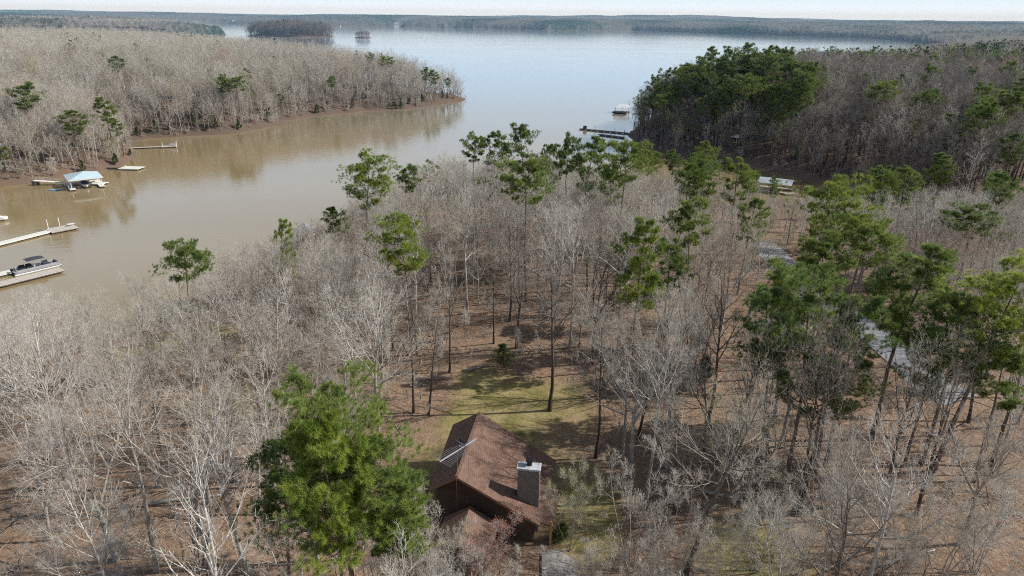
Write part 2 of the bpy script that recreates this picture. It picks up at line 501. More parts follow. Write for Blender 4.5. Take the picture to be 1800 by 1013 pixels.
FARW = [make_bare('far_wood_a', 81, 18, 'leader', 2, 1.15, twig='twig_far'), make_bare('far_wood_b', 82, 18, 'forked', 2, 1.15, twig='twig_far'), make_bare('far_wood_c', 83, 17, 'leader', 2, 1.0, twig='twig_far')]
MIDPINE = [make_pine('mid_pine_a', 91, 20, .55, 3.2, 1), make_pine('mid_pine_b', 92, 21, .5, 3.8, 1), make_pine('mid_pine_c', 93, 19, .42, 3.2, 1)]
FARPINE = [make_pine('far_pine_a', 94, 20, .45, 3.6, 2, 'needle_far'), make_pine('far_pine_b', 95, 21, .4, 4.2, 2, 'needle_far')]
WHIP = [make_bare('whip_a', 131, 5, 'leader', 1, .6, twig='twig_far', r0=.035), make_bare('whip_b', 132, 6, 'leader', 1, .45, twig='twig_far', bark='bark_dark', r0=.04)]


def make_sticks(name, seed):
    rng = np.random.default_rng(seed); n = 16
    d = unit(np.stack([rng.normal(0, 1, n), rng.normal(0, 1, n), rng.normal(0, .06, n)], 1))
    P = grow(np.stack([rng.normal(0, .8, n), rng.normal(0, .8, n), rng.uniform(.02, .12, n)], 1), d, rng.uniform(.5, 2.6, n), 4, .12, .0, rng)
    P[..., 2] = np.maximum(P[..., 2], .02)
    v, q = tubes(P, rng.uniform(.012, .045, (n, 1)) * np.linspace(1, .4, 5)[None], 4)
    return Proto(name, 1.0, None, None, mesh_np(name, v, q, mats=[M['bark_pale']]))


STICKS = [make_sticks('sticks_a', 141), make_sticks('sticks_b', 142), make_sticks('sticks_c', 143)]
MIDSHRUB = [make_bare('shrub_a', 101, 4, 'clump', 1, 1.2, twig='twig_far'), make_bare('shrub_b', 102, 5, 'clump', 1, 1.0, twig='twig_far'), make_cedar('shrub_c', 103, 3.5, 1.2, 1)]


def place_tree(proto, xy, h, label, name, cat='tree', group=None, rz=None, z=None, wscale=None):
    z = ground_z(xy[0], xy[1]) if z is None else z
    s = h / proto.H
    o = thing(name, label, cat, (xy[0], xy[1], z - .08), random.uniform(0, 6.28) if rz is None else rz, group)
    w = s if wscale is None else wscale * s
    o.scale = (w, w, s)
    if proto.whole is not None:
        raise ValueError
    link('trunk', proto.trunk, o); link('crown', proto.crown, o)
    return o


def scatter(name, pts, scl, rot, idx, protos, label, cat, kind='stuff'):
    """a wood nobody could count: one object of instanced trees"""
    cl = bpy.data.collections.new(name + '_kinds')
    for i, p in enumerate(protos):
        cl.objects.link(bpy.data.objects.new('%s_kind_%02d' % (name, i), p.whole))
    me = bpy.data.meshes.new(name)
    me.vertices.add(len(pts)); me.vertices.foreach_set('co', np.asarray(pts, np.float32).ravel())
    wd = np.random.default_rng(len(pts)).uniform(.72, 1.22, len(pts)); scl = np.stack([scl * wd, scl * wd, scl], 1)
    a = me.attributes.new('scl', 'FLOAT_VECTOR', 'POINT'); a.data.foreach_set('vector', np.asarray(scl, np.float32).ravel())
    a = me.attributes.new('rot', 'FLOAT_VECTOR', 'POINT'); a.data.foreach_set('vector', np.asarray(rot, np.float32).ravel())
    a = me.attributes.new('pick', 'INT', 'POINT'); a.data.foreach_set('value', np.asarray(idx, np.int32))
    o = tag(link(name, me), label, cat, kind=kind)
    ng = bpy.data.node_groups.new(name + '_trees', 'GeometryNodeTree')
    ng.interface.new_socket('Geometry', in_out='INPUT', socket_type='NodeSocketGeometry')
    ng.interface.new_socket('Geometry', in_out='OUTPUT', socket_type='NodeSocketGeometry')
    gi = ng.nodes.new('NodeGroupInput'); go = ng.nodes.new('NodeGroupOutput')
    ci = ng.nodes.new('GeometryNodeCollectionInfo'); ci.inputs['Collection'].default_value = cl
    ci.inputs['Separate Children'].default_value = True; ci.inputs['Reset Children'].default_value = True
    ip = ng.nodes.new('GeometryNodeInstanceOnPoints'); ip.inputs['Pick Instance'].default_value = True

    def attr(nm, t):
        n = ng.nodes.new('GeometryNodeInputNamedAttribute'); n.data_type = t; n.inputs['Name'].default_value = nm
        return n.outputs[0]
    L = ng.links.new
    L(gi.outputs[0], ip.inputs['Points']); L(ci.outputs[0], ip.inputs['Instance'])
    L(attr('pick', 'INT'), ip.inputs['Instance Index']); L(attr('scl', 'FLOAT_VECTOR'), ip.inputs['Scale'])
    e = ng.nodes.new('FunctionNodeEulerToRotation'); L(attr('rot', 'FLOAT_VECTOR'), e.inputs[0]); L(e.outputs[0], ip.inputs['Rotation'])
    L(ip.outputs[0], go.inputs[0])
    mod = o.modifiers.new('trees', 'NODES'); mod.node_group = ng
    return o
# ------------------------------------------------------------------ the land and the lake
def W(px, py): return tuple(gp(px, py)[:2])


LAKE = [W(807, 178), W(760, 184), W(700, 192), W(640, 197), W(560, 203), W(505, 212), W(520, 219), W(440, 231), (-117, 300), W(330, 238), W(262, 242), W(226, 246),
        W(229, 262), W(240, 271), W(215, 290), W(175, 303), W(130, 309), W(60, 322), W(0, 328), (-168, 196), (-182, 182), (-178, 162), (-158, 138), (-140, 118), (-110, 98),
        W(-10, 660), W(120, 622), W(260, 575), W(400, 505), W(480, 455), W(560, 397), W(620, 376), W(700, 362), W(800, 352), W(900, 348), W(1000, 348), W(1100, 352), W(1180, 362), W(1250, 368), W(1340, 356), W(1400, 352), W(1470, 372), W(1560, 399), W(1610, 412), W(1640, 408), W(1560, 366), W(1480, 338), W(1420, 318), W(1330, 292), W(1260, 285), W(1190, 276), W(1150, 266),
        W(1122, 254), W(1104, 240), (52, 318), (66, 345), (92, 390), (125, 440), (190, 490), (300, 560), (450, 720), (640, 1000), (880, 1500), (1040, 1950), W(1556, 70),
        W(1540, 68.5), W(1440, 65), W(1330, 61.5), W(1230, 58), W(1112, 54), W(1060, 54), W(960, 53.5), W(872, 51.5), (-40, 3250), W(800, 49.5), W(705, 48.5), (-640, 4200), (-760, 4200), W(686, 47.5), W(620, 47),
        W(565, 46.5), (-1300, 3900), W(390, 42), (-1900, 3300), (-1250, 2500), W(398, 61), (-830, 1650), (-1200, 1350), (-1200, 1200), (-700, 1010), (-420, 860), (-290, 740), (-190, 620),
        (-110, 530), (-62, 470), W(815, 174)]
ISLANDS = [[W(440, 64.5), W(480, 66.5), W(530, 66.8), W(571, 66), (-440, 1790), (-520, 1850), (-600, 1840), (-655, 1760)],
           [W(624, 67), W(650, 67), (-338, 1722), (-365, 1730), (-378, 1712)]]


def seg_arrays(poly):
    a = np.array(poly, float); return a, np.roll(a, -1, 0)


def sdist(x, y, poly):
    """distance to the polygon's outline, positive outside it"""
    a, b = seg_arrays(poly)
    shp = np.shape(x); x = np.ravel(np.asarray(x, float)); y = np.ravel(np.asarray(y, float))
    best = np.full(len(x), 1e18); inside = np.zeros(len(x), bool)
    for (ax, ay), (bx, by) in zip(a, b):
        dx, dy = bx - ax, by - ay; L = dx * dx + dy * dy + 1e-12
        t = np.clip(((x - ax) * dx + (y - ay) * dy) / L, 0, 1)
        best = np.minimum(best, (x - ax - t * dx) ** 2 + (y - ay - t * dy) ** 2)
        if dy != 0:
            c = ((ay > y) != (by > y)) & (x < ax + (y - ay) * dx / dy)
            inside ^= c
    d = np.sqrt(best)
    return np.where(inside, -d, d).reshape(shp)


def wav(x, y, s, seed):
    """smooth large-scale unevenness, about -1..1"""
    r = np.random.default_rng(seed); o = 0
    for i in range(6):
        a = r.uniform(0, 6.28); k = r.uniform(.6, 1.6) / s
        o = o + np.sin((x * math.cos(a) + y * math.sin(a)) * k + r.uniform(0, 6.28))
    return o / 3.0


def land_d(x, y):
    x = np.asarray(x, float); y = np.asarray(y, float)
    rr = np.hypot(x, y)
    jag = np.minimum(1.0, rr / 150) * (1.6 * wav(x, y, 9, 3) + .7 * wav(x, y, 3.5, 4)) * np.clip(rr / 200, .5, 2.5)
    d = sdist(x, y, LAKE)
    for isl in ISLANDS: d = np.maximum(d, -sdist(x, y, isl))
    return d + jag


def height(x, y, d=None):
    x = np.asarray(x, float); y = np.asarray(y, float)
    if d is None: d = land_d(x, y)
    rr = np.hypot(x, y)
    hm = 12 + 2.5 * wav(x, y, 60, 5) + np.clip((rr - 900) / 1500, 0, 1) * (8 + 6 * wav(x, y, 350, 6)) + np.clip((rr - 3000) / 5000, 0, 1) * (20 + 22 * wav(x, y, 1100, 8))
    hm = np.where((x < -60) & (rr < 900), hm + 4, hm)
    hm = np.where((x > 60) & (y > 150) & (rr < 900), hm + 2, hm)
    hm = hm + np.clip((rr - 2500) / 2500, 0, 1) * 9 * wav(x, y, 420, 15)
    hm = np.where((rr < 180) & (y < 230) & (np.abs(x) < 120), 9.6 + .5 * wav(x, y, 25, 9), hm)
    L = np.where(rr < 900, 38, 90)
    z = np.where(d > 0, .25 + np.minimum(d, 2) * .25 + hm * (1 - np.exp(-np.maximum(d - 1, 0) / L)), np.maximum(d * .22, -3))
    z = z + np.where(d > 3, .10 * wav(x, y, 4, 11), 0)
    # level ground under the house and its lawn
    k = np.exp(-np.maximum(np.hypot((x + .5) / 13, (y - 52) / 17) - .7, 0) ** 2 * 5)
    return z * (1 - k) + 9.0 * k


def ground_z(x, y): return float(height(np.array([x]), np.array([y]))[0])


def place_by_top(px, py, h):
    """where a tree h high stands whose top shows at this place of the photograph"""
    d = ray(px, py); dist = np.geomspace(16, 3000, 1500)
    hor = math.hypot(d[0], d[1]); x = d[0] / hor * dist; y = d[1] / hor * dist
    zr = CAM_H + d[2] / hor * dist
    g = height(x, y) + h - zr
    i = np.argmax(g > 0)
    return x[i], y[i]


def place_by_base(px, py):
    p = gp(px, py, 9)
    for _ in range(12):
        p = gp(px, py, ground_z(p[0], p[1]))
    return p[0], p[1]


ROAD = [place_by_base(*p) for p in [(1335, 425), (1372, 462), (1410, 500), (1470, 545), (1540, 590), (1600, 640), (1645, 682), (1690, 705)]]


def road_d(x, y):
    b = np.full(np.shape(x), 1e9)
    for (ax, ay), (bx, by) in zip(ROAD[:-1], ROAD[1:]):
        dx, dy = bx - ax, by - ay
        t = np.clip(((x - ax) * dx + (y - ay) * dy) / (dx * dx + dy * dy), 0, 1)
        b = np.minimum(b, np.hypot(x - ax - t * dx, y - ay - t * dy))
    return b


def lawn_mask(x, y):
    n = .25 * wav(x, y, 5, 21) + .15 * wav(x, y, 2, 22)
    a = 1.1 - np.hypot((x + .5 - .05 * (y - 60)) / 7.8, (y - 61) / 12.5) + n * 1.6                # behind the house
    b = 1 - np.hypot((x - 6.2) / 3.6, (y - 46.5) / 6.5) + n             # beside it
    c = 1 - np.hypot((x + 6) / 7, (y - 53) / 5.5) + n
    e = 1 - np.hypot((x - 137) / 19, (y - 252) / 24) + n               # across the cove
    g = 1 - np.hypot((x + 46) / 12, (y - 88) / 8) + n
    h = 1 - np.hypot((x - 20) / 5, (y - 42) / 5) + n
    i = .75 - np.hypot((x + 33) / 10, (y - 68) / 7) + n
    return np.clip(np.maximum.reduce([a, b, c, e * 1.3, g * .7, h * .6, i * .6]) * 2.2, 0, 1)


def polar(r0, r1, q, fine, half, coarse=None):
    rs = [r0]
    while rs[-1] < r1: rs.append(rs[-1] * q)
    th = np.arange(-half, half + 1e-6, fine)
    if coarse: th = np.concatenate([th, np.arange(half + coarse, 360 - half - 1e-6, coarse)])
    th = np.radians(th); rs = np.array(rs)
    X = rs[:, None] * np.sin(th)[None]; Y = rs[:, None] * np.cos(th)[None]
    return rs, th, X, Y


def grid_quads(nr, nt, wrap):
    i = np.arange(nr * nt).reshape(nr, nt)
    n = np.roll(i, -1, 1) if wrap else i[:, 1:]
    c = i if wrap else i[:, :-1]
    return np.stack([c[:-1], c[1:], n[1:], n[:-1]], -1).reshape(-1, 4)[:, ::-1]


rs, th, X, Y = polar(6, 16000, 1.0155, .25, 46, 3.0)
D_ = land_d(X, Y); Z = height(X, Y, D_)
V = np.stack([X, Y, Z], -1).reshape(-1, 3)
q = grid_quads(len(rs), len(th), True)
b0 = len(V)
V = np.concatenate([V, [[0, 0, ground_z(0, 0)]]])
tri = np.stack([np.full(len(th), b0), np.arange(len(th)), np.roll(np.arange(len(th)), -1)], 1)[:, ::-1]

mt, nt, out = new_mat('leaf_litter')
at = N(nt, 'ShaderNodeVertexColor', layer_name='cover')
sp = N(nt, 'ShaderNodeSeparateColor', {'Color': at.outputs[0]})
n1 = noise(nt, 3.2, 9, None, .72); n2 = noise(nt, .11, 5, None, .6); n3 = noise(nt, 14, 5, None, .75); n4 = noise(nt, .5, 5, None, .62)
litter = ramp(nt, n1, [(.24, (.06, .036, .024)), (.40, (.215, .135, .088)), (.54, (.35, .23, .155)), (.70, (.56, .42, .31))])
litter = mixc(nt, ramp(nt, n2, [(.35, (0, 0, 0)), (.7, (.75, .75, .75))]), litter, mixc(nt, .5, litter, (.30, .235, .165)))
litter = mixc(nt, ramp(nt, n3, [(.33, (1, 1, 1)), (.5, (0, 0, 0))]), litter, mixc(nt, .65, litter, (.06, .04, .03)))
grass = ramp(nt, n4, [(.28, (.17, .155, .05)), (.45, (.35, .295, .115)), (.6, (.48, .385, .185)), (.78, (.58, .45, .29))])
grass = mixc(nt, ramp(nt, n3, [(.35, (.7, .7, .7)), (.6, (0, 0, 0))]), grass, (.09, .085, .03))
grass = mixc(nt, ramp(nt, n1, [(.55, (0, 0, 0)), (.75, (.6, .6, .6))]), grass, litter)
mud = ramp(nt, n4, [(.3, (.34, .20, .11)), (.6, (.50, .33, .19)), (.8, (.55, .42, .28))])
c = mixc(nt, sp.outputs[0], litter, grass)
c = mixc(nt, sp.outputs[1], c, mud)
c = mixc(nt, sp.outputs[2], c, mixc(nt, n1, (.085, .062, .05), (.165, .12, .096)))  # shade under the distant woods painted into the floor colour
p = N(nt, 'ShaderNodeBsdfPrincipled', {'Base Color': c, 'Roughness': .95})
p.inputs['Specular IOR Level'].default_value = .1
hgt = N(nt, 'ShaderNodeMath', {0: n1, 1: N(nt, 'ShaderNodeMath', {0: n3, 1: .4}, operation='MULTIPLY').outputs[0]}, operation='ADD').outputs[0]
bn = N(nt, 'ShaderNodeBump', {'Height': hgt, 'Strength': .8, 'Distance': .16})
nt.links.new(bn.outputs[0], p.inputs['Normal'])
nt.links.new(p.outputs[0], out.inputs[0])
M['ground'] = mt

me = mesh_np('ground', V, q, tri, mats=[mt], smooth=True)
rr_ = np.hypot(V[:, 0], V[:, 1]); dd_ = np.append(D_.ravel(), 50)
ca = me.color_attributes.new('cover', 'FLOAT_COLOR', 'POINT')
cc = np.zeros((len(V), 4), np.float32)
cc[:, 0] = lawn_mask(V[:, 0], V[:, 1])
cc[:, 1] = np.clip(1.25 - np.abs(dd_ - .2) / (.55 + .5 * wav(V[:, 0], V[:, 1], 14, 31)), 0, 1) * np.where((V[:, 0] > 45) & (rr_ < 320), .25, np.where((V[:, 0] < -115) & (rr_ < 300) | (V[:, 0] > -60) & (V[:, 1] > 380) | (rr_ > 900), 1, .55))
cc[:, 2] = np.clip((rr_ - 140) / 160, 0, .9)  # painted woodland shade grows with distance
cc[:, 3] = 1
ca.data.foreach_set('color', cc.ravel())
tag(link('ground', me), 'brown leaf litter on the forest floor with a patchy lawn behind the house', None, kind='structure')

# water
mt, nt, out = new_mat('lake_water')
pos = N(nt, 'ShaderNodeNewGeometry').outputs['Position']
w1 = noise(nt, 1.0, 3, mapping(nt, pos, (.32, .55, 1), (0, 0, .3)), .6)
w2 = noise(nt, 1.0, 2, mapping(nt, pos, (1.6, 2.6, 1), (0, 0, -.2)), .5)
w3 = noise(nt, 1.0, 4, mapping(nt, pos, (.004, .020, 1), (0, 0, .12)), .6)
amp = ramp(nt, w3, [(.38, (.25, .25, .25)), (.62, (1, 1, 1))])
hh = N(nt, 'ShaderNodeMath', {0: w1, 1: N(nt, 'ShaderNodeMath', {0: w2, 1: .35}, operation='MULTIPLY').outputs[0]}, operation='ADD').outputs[0]
bn = N(nt, 'ShaderNodeBump', {'Height': hh, 'Strength': N(nt, 'ShaderNodeMath', {0: amp, 1: .10}, operation='MULTIPLY').outputs[0], 'Distance': .35})
wc = ramp(nt, w3, [(.35, (.26, .19, .088)), (.65, (.285, .215, .115))])
yy = N(nt, 'ShaderNodeSeparateXYZ', {0: pos}).outputs[1]                      # the silt thins out from the cove into the open lake
deep = N(nt, 'ShaderNodeMapRange', {0: yy, 1: 260.0, 2: 620.0}).outputs[0]
wc = mixc(nt, deep, wc, (.19, .225, .24))
p = N(nt, 'ShaderNodeBsdfPrincipled', {'Base Color': wc, 'Roughness': .07, 'IOR': 1.45})
nt.links.new(bn.outputs[0], p.inputs['Normal'])
nt.links.new(p.outputs[0], out.inputs[0])
M['water'] = mt
wme = mesh_np('water', [(-9000, 60, 0), (9000, 60, 0), (9000, 9000, 0), (-9000, 9000, 0)], [(0, 1, 2, 3)], mats=[mt])
tag(link('water', wme), 'wide muddy lake with a calm brown cove', kind='structure')

# road
mt, nt, out = new_mat('asphalt')
a1 = noise(nt, 9, 6, None, .7); a2 = noise(nt, .6, 4, None, .6)
c = mixc(nt, a2, ramp(nt, a1, [(.3, (.19, .20, .22)), (.7, (.28, .29, .31))]), (.30, .30, .31))
p = N(nt, 'ShaderNodeBsdfPrincipled', {'Base Color': c, 'Roughness': .75}); nt.links.new(p.outputs[0], out.inputs[0])
M['asphalt'] = mt
rp = np.array(ROAD); t = np.linspace(0, len(rp) - 1, 90); i = np.minimum(t.astype(int), len(rp) - 2); fr = (t - i)[:, None]
ctr = rp[i] * (1 - fr) + rp[i + 1] * fr
for _ in range(6): ctr[1:-1] = (ctr[:-2] + ctr[1:-1] * 2 + ctr[2:]) / 4
tn = np.gradient(ctr, axis=0); tn /= np.linalg.norm(tn, axis=1, keepdims=True); nm = np.stack([-tn[:, 1], tn[:, 0]], 1)
offs = np.array([-2.7, -1.4, 0, 1.4, 2.7])
RP = ctr[:, None] + nm[:, None] * offs[None, :, None]
RZ = height(RP[..., 0], RP[..., 1]) + .10
tag(link('road', mesh_np('road', np.concatenate([RP, RZ[..., None]], -1), grid_quads(90, 5, False), mats=[mt], smooth=True)),
    'narrow grey asphalt road curving through the trees', kind='structure')

# far wooded shores: a rolling canopy with its own front edge
rs, th, X, Y = polar(1900, 15500, 1.0055, .11, 46)
D2 = land_d(X, Y)
rg = np.random.default_rng(5)
bump = rg.random(X.shape)
patch = wav(X, Y, 90, 41) * .6 + wav(X, Y, 260, 42) * .6
Zc = height(X, Y, D2) + np.clip(D2 / 14, 0, 1) * (11 + 4.5 * bump + 3.5 * patch)
Zc = np.where(D2 > 0, Zc, -6)
qq = grid_quads(len(rs), len(th), False)
keep = (D2.ravel()[qq] > -8).any(1)
qq = qq[keep]
used = np.unique(qq); remap = np.zeros(X.size, int); remap[used] = np.arange(len(used))
mt, nt, out = new_mat('far_canopy')
at = N(nt, 'ShaderNodeVertexColor', layer_name='kind')
sp = N(nt, 'ShaderNodeSeparateColor', {'Color': at.outputs[0]})
c = mixc(nt, sp.outputs[0], (.135, .135, .12), (.028, .06, .042))
c = mixc(nt, sp.outputs[1], c, mixc(nt, .35, c, (.03, .03, .03)))
p = N(nt, 'ShaderNodeBsdfPrincipled', {'Base Color': c, 'Roughness': 1.0}); p.inputs['Specular IOR Level'].default_value = 0
nt.links.new(p.outputs[0], out.inputs[0])
me = mesh_np('far_forest', np.stack([X, Y, Zc], -1).reshape(-1, 3)[used], remap[qq], mats=[mt])
ca = me.color_attributes.new('kind', 'FLOAT_COLOR', 'POINT')
cc = np.ones((len(used), 4), np.float32)
eg = np.clip((patch + .9 * (rg.random(X.shape) - .5) - .05) * 2.6, 0, 1)
cc[:, 0] = eg.ravel()[used]; cc[:, 1] = rg.random(len(used))
ca.data.foreach_set('color', cc.ravel())
tag(link('far_forest', me), 'hazy blue-grey forest along the far shore of the lake', 'forest', kind='stuff')
# ------------------------------------------------------------------ surfaces for built things
def shingle_mat():
    mt, nt, out = new_mat('roof_shingle')
    tc = N(nt, 'ShaderNodeNewGeometry').outputs['Position']
    br = N(nt, 'ShaderNodeTexBrick', {'Scale': 1.0, 'Mortar Size': .012, 'Brick Width': .33, 'Row Height': .17, 'Color1': (.245, .135, .092, 1), 'Color2': (.165, .09, .062, 1), 'Mortar': (.07, .04, .03, 1)})
    nt.links.new(mapping(nt, tc, (1, 1, 1), (0, R(-29), R(82))), br.inputs['Vector'])
    f = noise(nt, 1.1, 6, tc, .65); f2 = noise(nt, 12, 4, tc, .7)
    c = mixc(nt, ramp(nt, f, [(.35, (0, 0, 0)), (.7, (.55, .55, .55))]), br.outputs[0], (.25, .165, .13))
    c = mixc(nt, ramp(nt, f2, [(.4, (.5, .5, .5)), (.6, (0, 0, 0))]), c, mixc(nt, .5, c, (.08, .05, .04)))
    f3 = noise(nt, 1.0, 5, mapping(nt, tc, (2.2, .25, .5), (0, 0, R(8))), .6); f4 = noise(nt, 7, 3, tc, .8)
    c = mixc(nt, ramp(nt, f3, [(.5, (0, 0, 0)), (.72, (.5, .5, .5))]), c, mixc(nt, .6, c, (.055, .05, .045)))     # weather streaks
    c = mixc(nt, ramp(nt, f4, [(.64, (0, 0, 0)), (.70, (.7, .7, .7))]), c, (.34, .24, .16))                        # blown leaves
    p = N(nt, 'ShaderNodeBsdfPrincipled', {'Base Color': c, 'Roughness': .9})
    bn = N(nt, 'ShaderNodeBump', {'Height': br.outputs['Fac'], 'Strength': .5, 'Distance': .03}); bn.invert = True
    nt.links.new(bn.outputs[0], p.inputs['Normal'])
    nt.links.new(p.outputs[0], out.inputs[0]); return mt


def siding_mat():
    mt, nt, out = new_mat('wood_siding')
    tc = N(nt, 'ShaderNodeNewGeometry').outputs['Position']
    wv = N(nt, 'ShaderNodeTexWave', {'Scale': 1.0, 'Distortion': .0}); wv.bands_direction = 'Z'
    nt.links.new(mapping(nt, tc, (1, 1, 1.6)), wv.inputs['Vector'])
    f = noise(nt, 3, 5, mapping(nt, tc, (.3, .3, 3)), .65)
    c = ramp(nt, f, [(.3, (.055, .032, .022)), (.7, (.11, .064, .042))])
    c = mixc(nt, ramp(nt, wv.outputs['Fac'], [(.0, (.8, .8, .8)), (.12, (0, 0, 0))]), c, (.03, .018, .012))
    p = N(nt, 'ShaderNodeBsdfPrincipled', {'Base Color': c, 'Roughness': .8}); nt.links.new(p.outputs[0], out.inputs[0]); return mt


def brick_mat():
    mt, nt, out = new_mat('chimney_brick')
    tc = N(nt, 'ShaderNodeTexCoord').outputs['Object']
    br = N(nt, 'ShaderNodeTexBrick', {'Scale': 1.0, 'Mortar Size': .014, 'Brick Width': .24, 'Row Height': .085, 'Color1': (.21, .165, .135, 1), 'Color2': (.10, .08, .07, 1), 'Mortar': (.33, .30, .27, 1)})
    co = N(nt, 'ShaderNodeSeparateXYZ', {0: tc})
    sm = N(nt, 'ShaderNodeMath', {0: co.outputs[0], 1: co.outputs[1]}, operation='ADD')
    cb = N(nt, 'ShaderNodeCombineXYZ', {0: sm.outputs[0], 1: co.outputs[2]})
    nt.links.new(cb.outputs[0], br.inputs['Vector'])
    f = noise(nt, 2.2, 5, tc, .7)
    c = mixc(nt, N(nt, 'ShaderNodeMath', {0: f, 1: .55}, operation='MULTIPLY').outputs[0], br.outputs[0], (.10, .075, .065))
    p = N(nt, 'ShaderNodeBsdfPrincipled', {'Base Color': c, 'Roughness': .9}); nt.links.new(p.outputs[0], out.inputs[0]); return mt


M['shingle'] = shingle_mat(); M['siding'] = siding_mat(); M['brick'] = brick_mat()
M['trim'] = simple('brown_trim', (.30, .17, .10), (.21, .11, .07), 2, .6)
M['orange_wood'] = simple('stained_post', (.55, .28, .12), (.42, .2, .09), 3, .6)
M['white_cap'] = simple('chimney_cap_paint', (.62, .63, .65), (.34, .34, .35), 2.5, .7)
M['black_metal'] = simple('black_metal', (.03, .03, .032), (.02, .02, .02), 5, .5, .6)
M['aluminium'] = simple('aluminium_tube', (.80, .81, .83), (.65, .66, .68), 8, .35, .5)
M['mesh_grey'] = simple('reflector_screen', (.30, .36, .42), (.22, .26, .3), 8, .4, .6)
M['concrete'] = simple('concrete_slab', (.42, .40, .37), (.27, .26, .24), 1.5, .85, 0, .2)
M['deck'] = simple('weathered_deck', (.58, .53, .46), (.42, .38, .33), 2.2, .85, 0, .3, stretch=(.4, 6, 1))
M['deck_white'] = simple('bleached_deck', (.80, .78, .73), (.62, .60, .55), 2.0, .8, 0, .2, stretch=(.4, 6, 1))
M['deck_dark'] = simple('wet_deck', (.16, .135, .115), (.09, .075, .065), 2.2, .8, 0, .3, stretch=(.4, 6, 1))
M['float_black'] = simple('dock_float', (.05, .05, .05), (.03, .03, .03), 3, .6)
M['white_paint'] = simple('white_paint', (.80, .80, .80), (.70, .70, .69), 3, .45)
M['blue_roof'] = simple('pale_blue_roof', (.55, .68, .74), (.46, .60, .67), .6, .5)
M['navy'] = simple('navy_canvas', (.035, .055, .13), (.02, .03, .075), 3, .7)
M['blue'] = simple('blue_plastic', (.06, .25, .62), (.05, .18, .48), 3, .4)
M['light_blue'] = simple('light_blue_plastic', (.30, .58, .78), (.25, .5, .7), 3, .4)
M['hull'] = simple('white_hull', (.82, .82, .82), (.74, .74, .75), 2, .25)
M['cream'] = simple('cream_canvas', (.78, .70, .50), (.66, .58, .40), 2, .8)
M['dark_canvas'] = simple('charcoal_canvas', (.06, .065, .08), (.035, .038, .045), 3, .8)
M['grey_seat'] = simple('grey_vinyl', (.45, .45, .46), (.30, .30, .31), 3, .5)
M['tin_roof'] = simple('weathered_tin', (.62, .66, .70), (.42, .45, .48), .8, .5, .3)
M['grey_roof'] = simple('grey_shingle', (.30, .31, .34), (.22, .23, .25), 1.0, .8)
M['log'] = simple('dead_wood', (.46, .42, .37), (.28, .25, .22), 3, .9)
M['glass_dark'] = simple('window_glass', (.02, .025, .03), (.015, .02, .022), 1, .08)

# ------------------------------------------------------------------ the brown house
G0 = 9.0
RN, RF = gp(803, 838, 14.6), gp(843, 725, 14.6)
LN, LF = gp(755, 858, 12.55), gp(796, 747, 12.55)
EN, EF = gp(948, 922, 11.25), gp(977, 810, 11.25)
ctr = (RN + RF) / 2; ctr[2] = G0
house = thing('brown_house', 'brown house with a shingled gable roof in the clearing, seen from above', 'house', ctr)
HM = Vector(ctr)
def hl(p): return Vector(p) - HM
axis = Vector(RF - RN).normalized(); across = Vector((axis.y, -axis.x, 0))
rn, rf, ln, lf_, en, ef = [hl(p) for p in (RN, RF, LN, LF, EN, EF)]
th = Vector((0, 0, .16))
mb = MB()
mb.prism([rn - th, rf - th, lf_ - th, ln - th], [rn, rf, lf_, ln])
mb.prism([en - th, ef - th, rf - th, rn - th], [en, ef, rf, rn])
roof = mb.build('roof', M['shingle'], house)
rd = MB(); rd.bar(rn + Vector((0, 0, .03)) - axis * .02, rf + Vector((0, 0, .03)) + axis * .02, .26, .05); rd.build('ridge_cap', M['shingle'], roof)
fb = MB()
for a, b in ((rn, ln), (rn, en), (rf, lf_), (rf, ef)):
    s = -1 if a is rn else 1; fb = MB()
    fb.bar(a + axis * (.035 * s) - Vector((0, 0, .13)), b + axis * (.035 * s) - Vector((0, 0, .13)), .06, .2); fb.build('fascia', M['trim'], roof)
vp = MB(); c0 = rn.lerp(rf, .55).lerp(ln.lerp(lf_, .55), .35); vp.tube([c0, c0 + Vector((0, 0, .45))], .07, 8); vp.build('vent_pipe', M['black_metal'], roof)
vp2 = MB(); c0 = rn.lerp(rf, .35).lerp(ln.lerp(lf_, .35), .7); vp2.tube([c0, c0 + Vector((0, 0, .35))], .06, 8); vp2.build('vent_pipe', M['black_metal'], roof)
# walls, set in under the eaves
def inset(p, da, dx, z=None):
    q = p + axis * da + across * dx
    return q if z is None else Vector((q.x, q.y, z))
wl0, wl1 = inset(ln, .45, .5), inset(lf_, -.45, .5)
wr0, wr1 = inset(en, .45, -.55), inset(ef, -.45, -.55)
wp0, wp1 = inset(rn, .45, 0), inset(rf, -.45, 0)
wm = MB()
def up(p, dz): return Vector((p.x, p.y, p.z + dz))
def dn(p): return Vector((p.x, p.y, -.5))
tl0, tl1, tr0, tr1, tp0, tp1 = up(wl0, .05), up(wl1, .05), up(wr0, .0), up(wr1, .0), up(wp0, -.3), up(wp1, -.3)
wm.face(dn(wl0), dn(wp0), dn(wr0), tr0, tp0, tl0)
wm.face(dn(wl1), tl1, tp1, tr1, dn(wr1), dn(wp1))
wm.face(dn(wl0), tl0, tl1, dn(wl1)); wm.face(dn(wr0), dn(wr1), tr1, tr0)
wm.face(dn(wl0), dn(wl1), dn(wr1), dn(wr0))
walls = wm.build('wall', M['siding'], house)
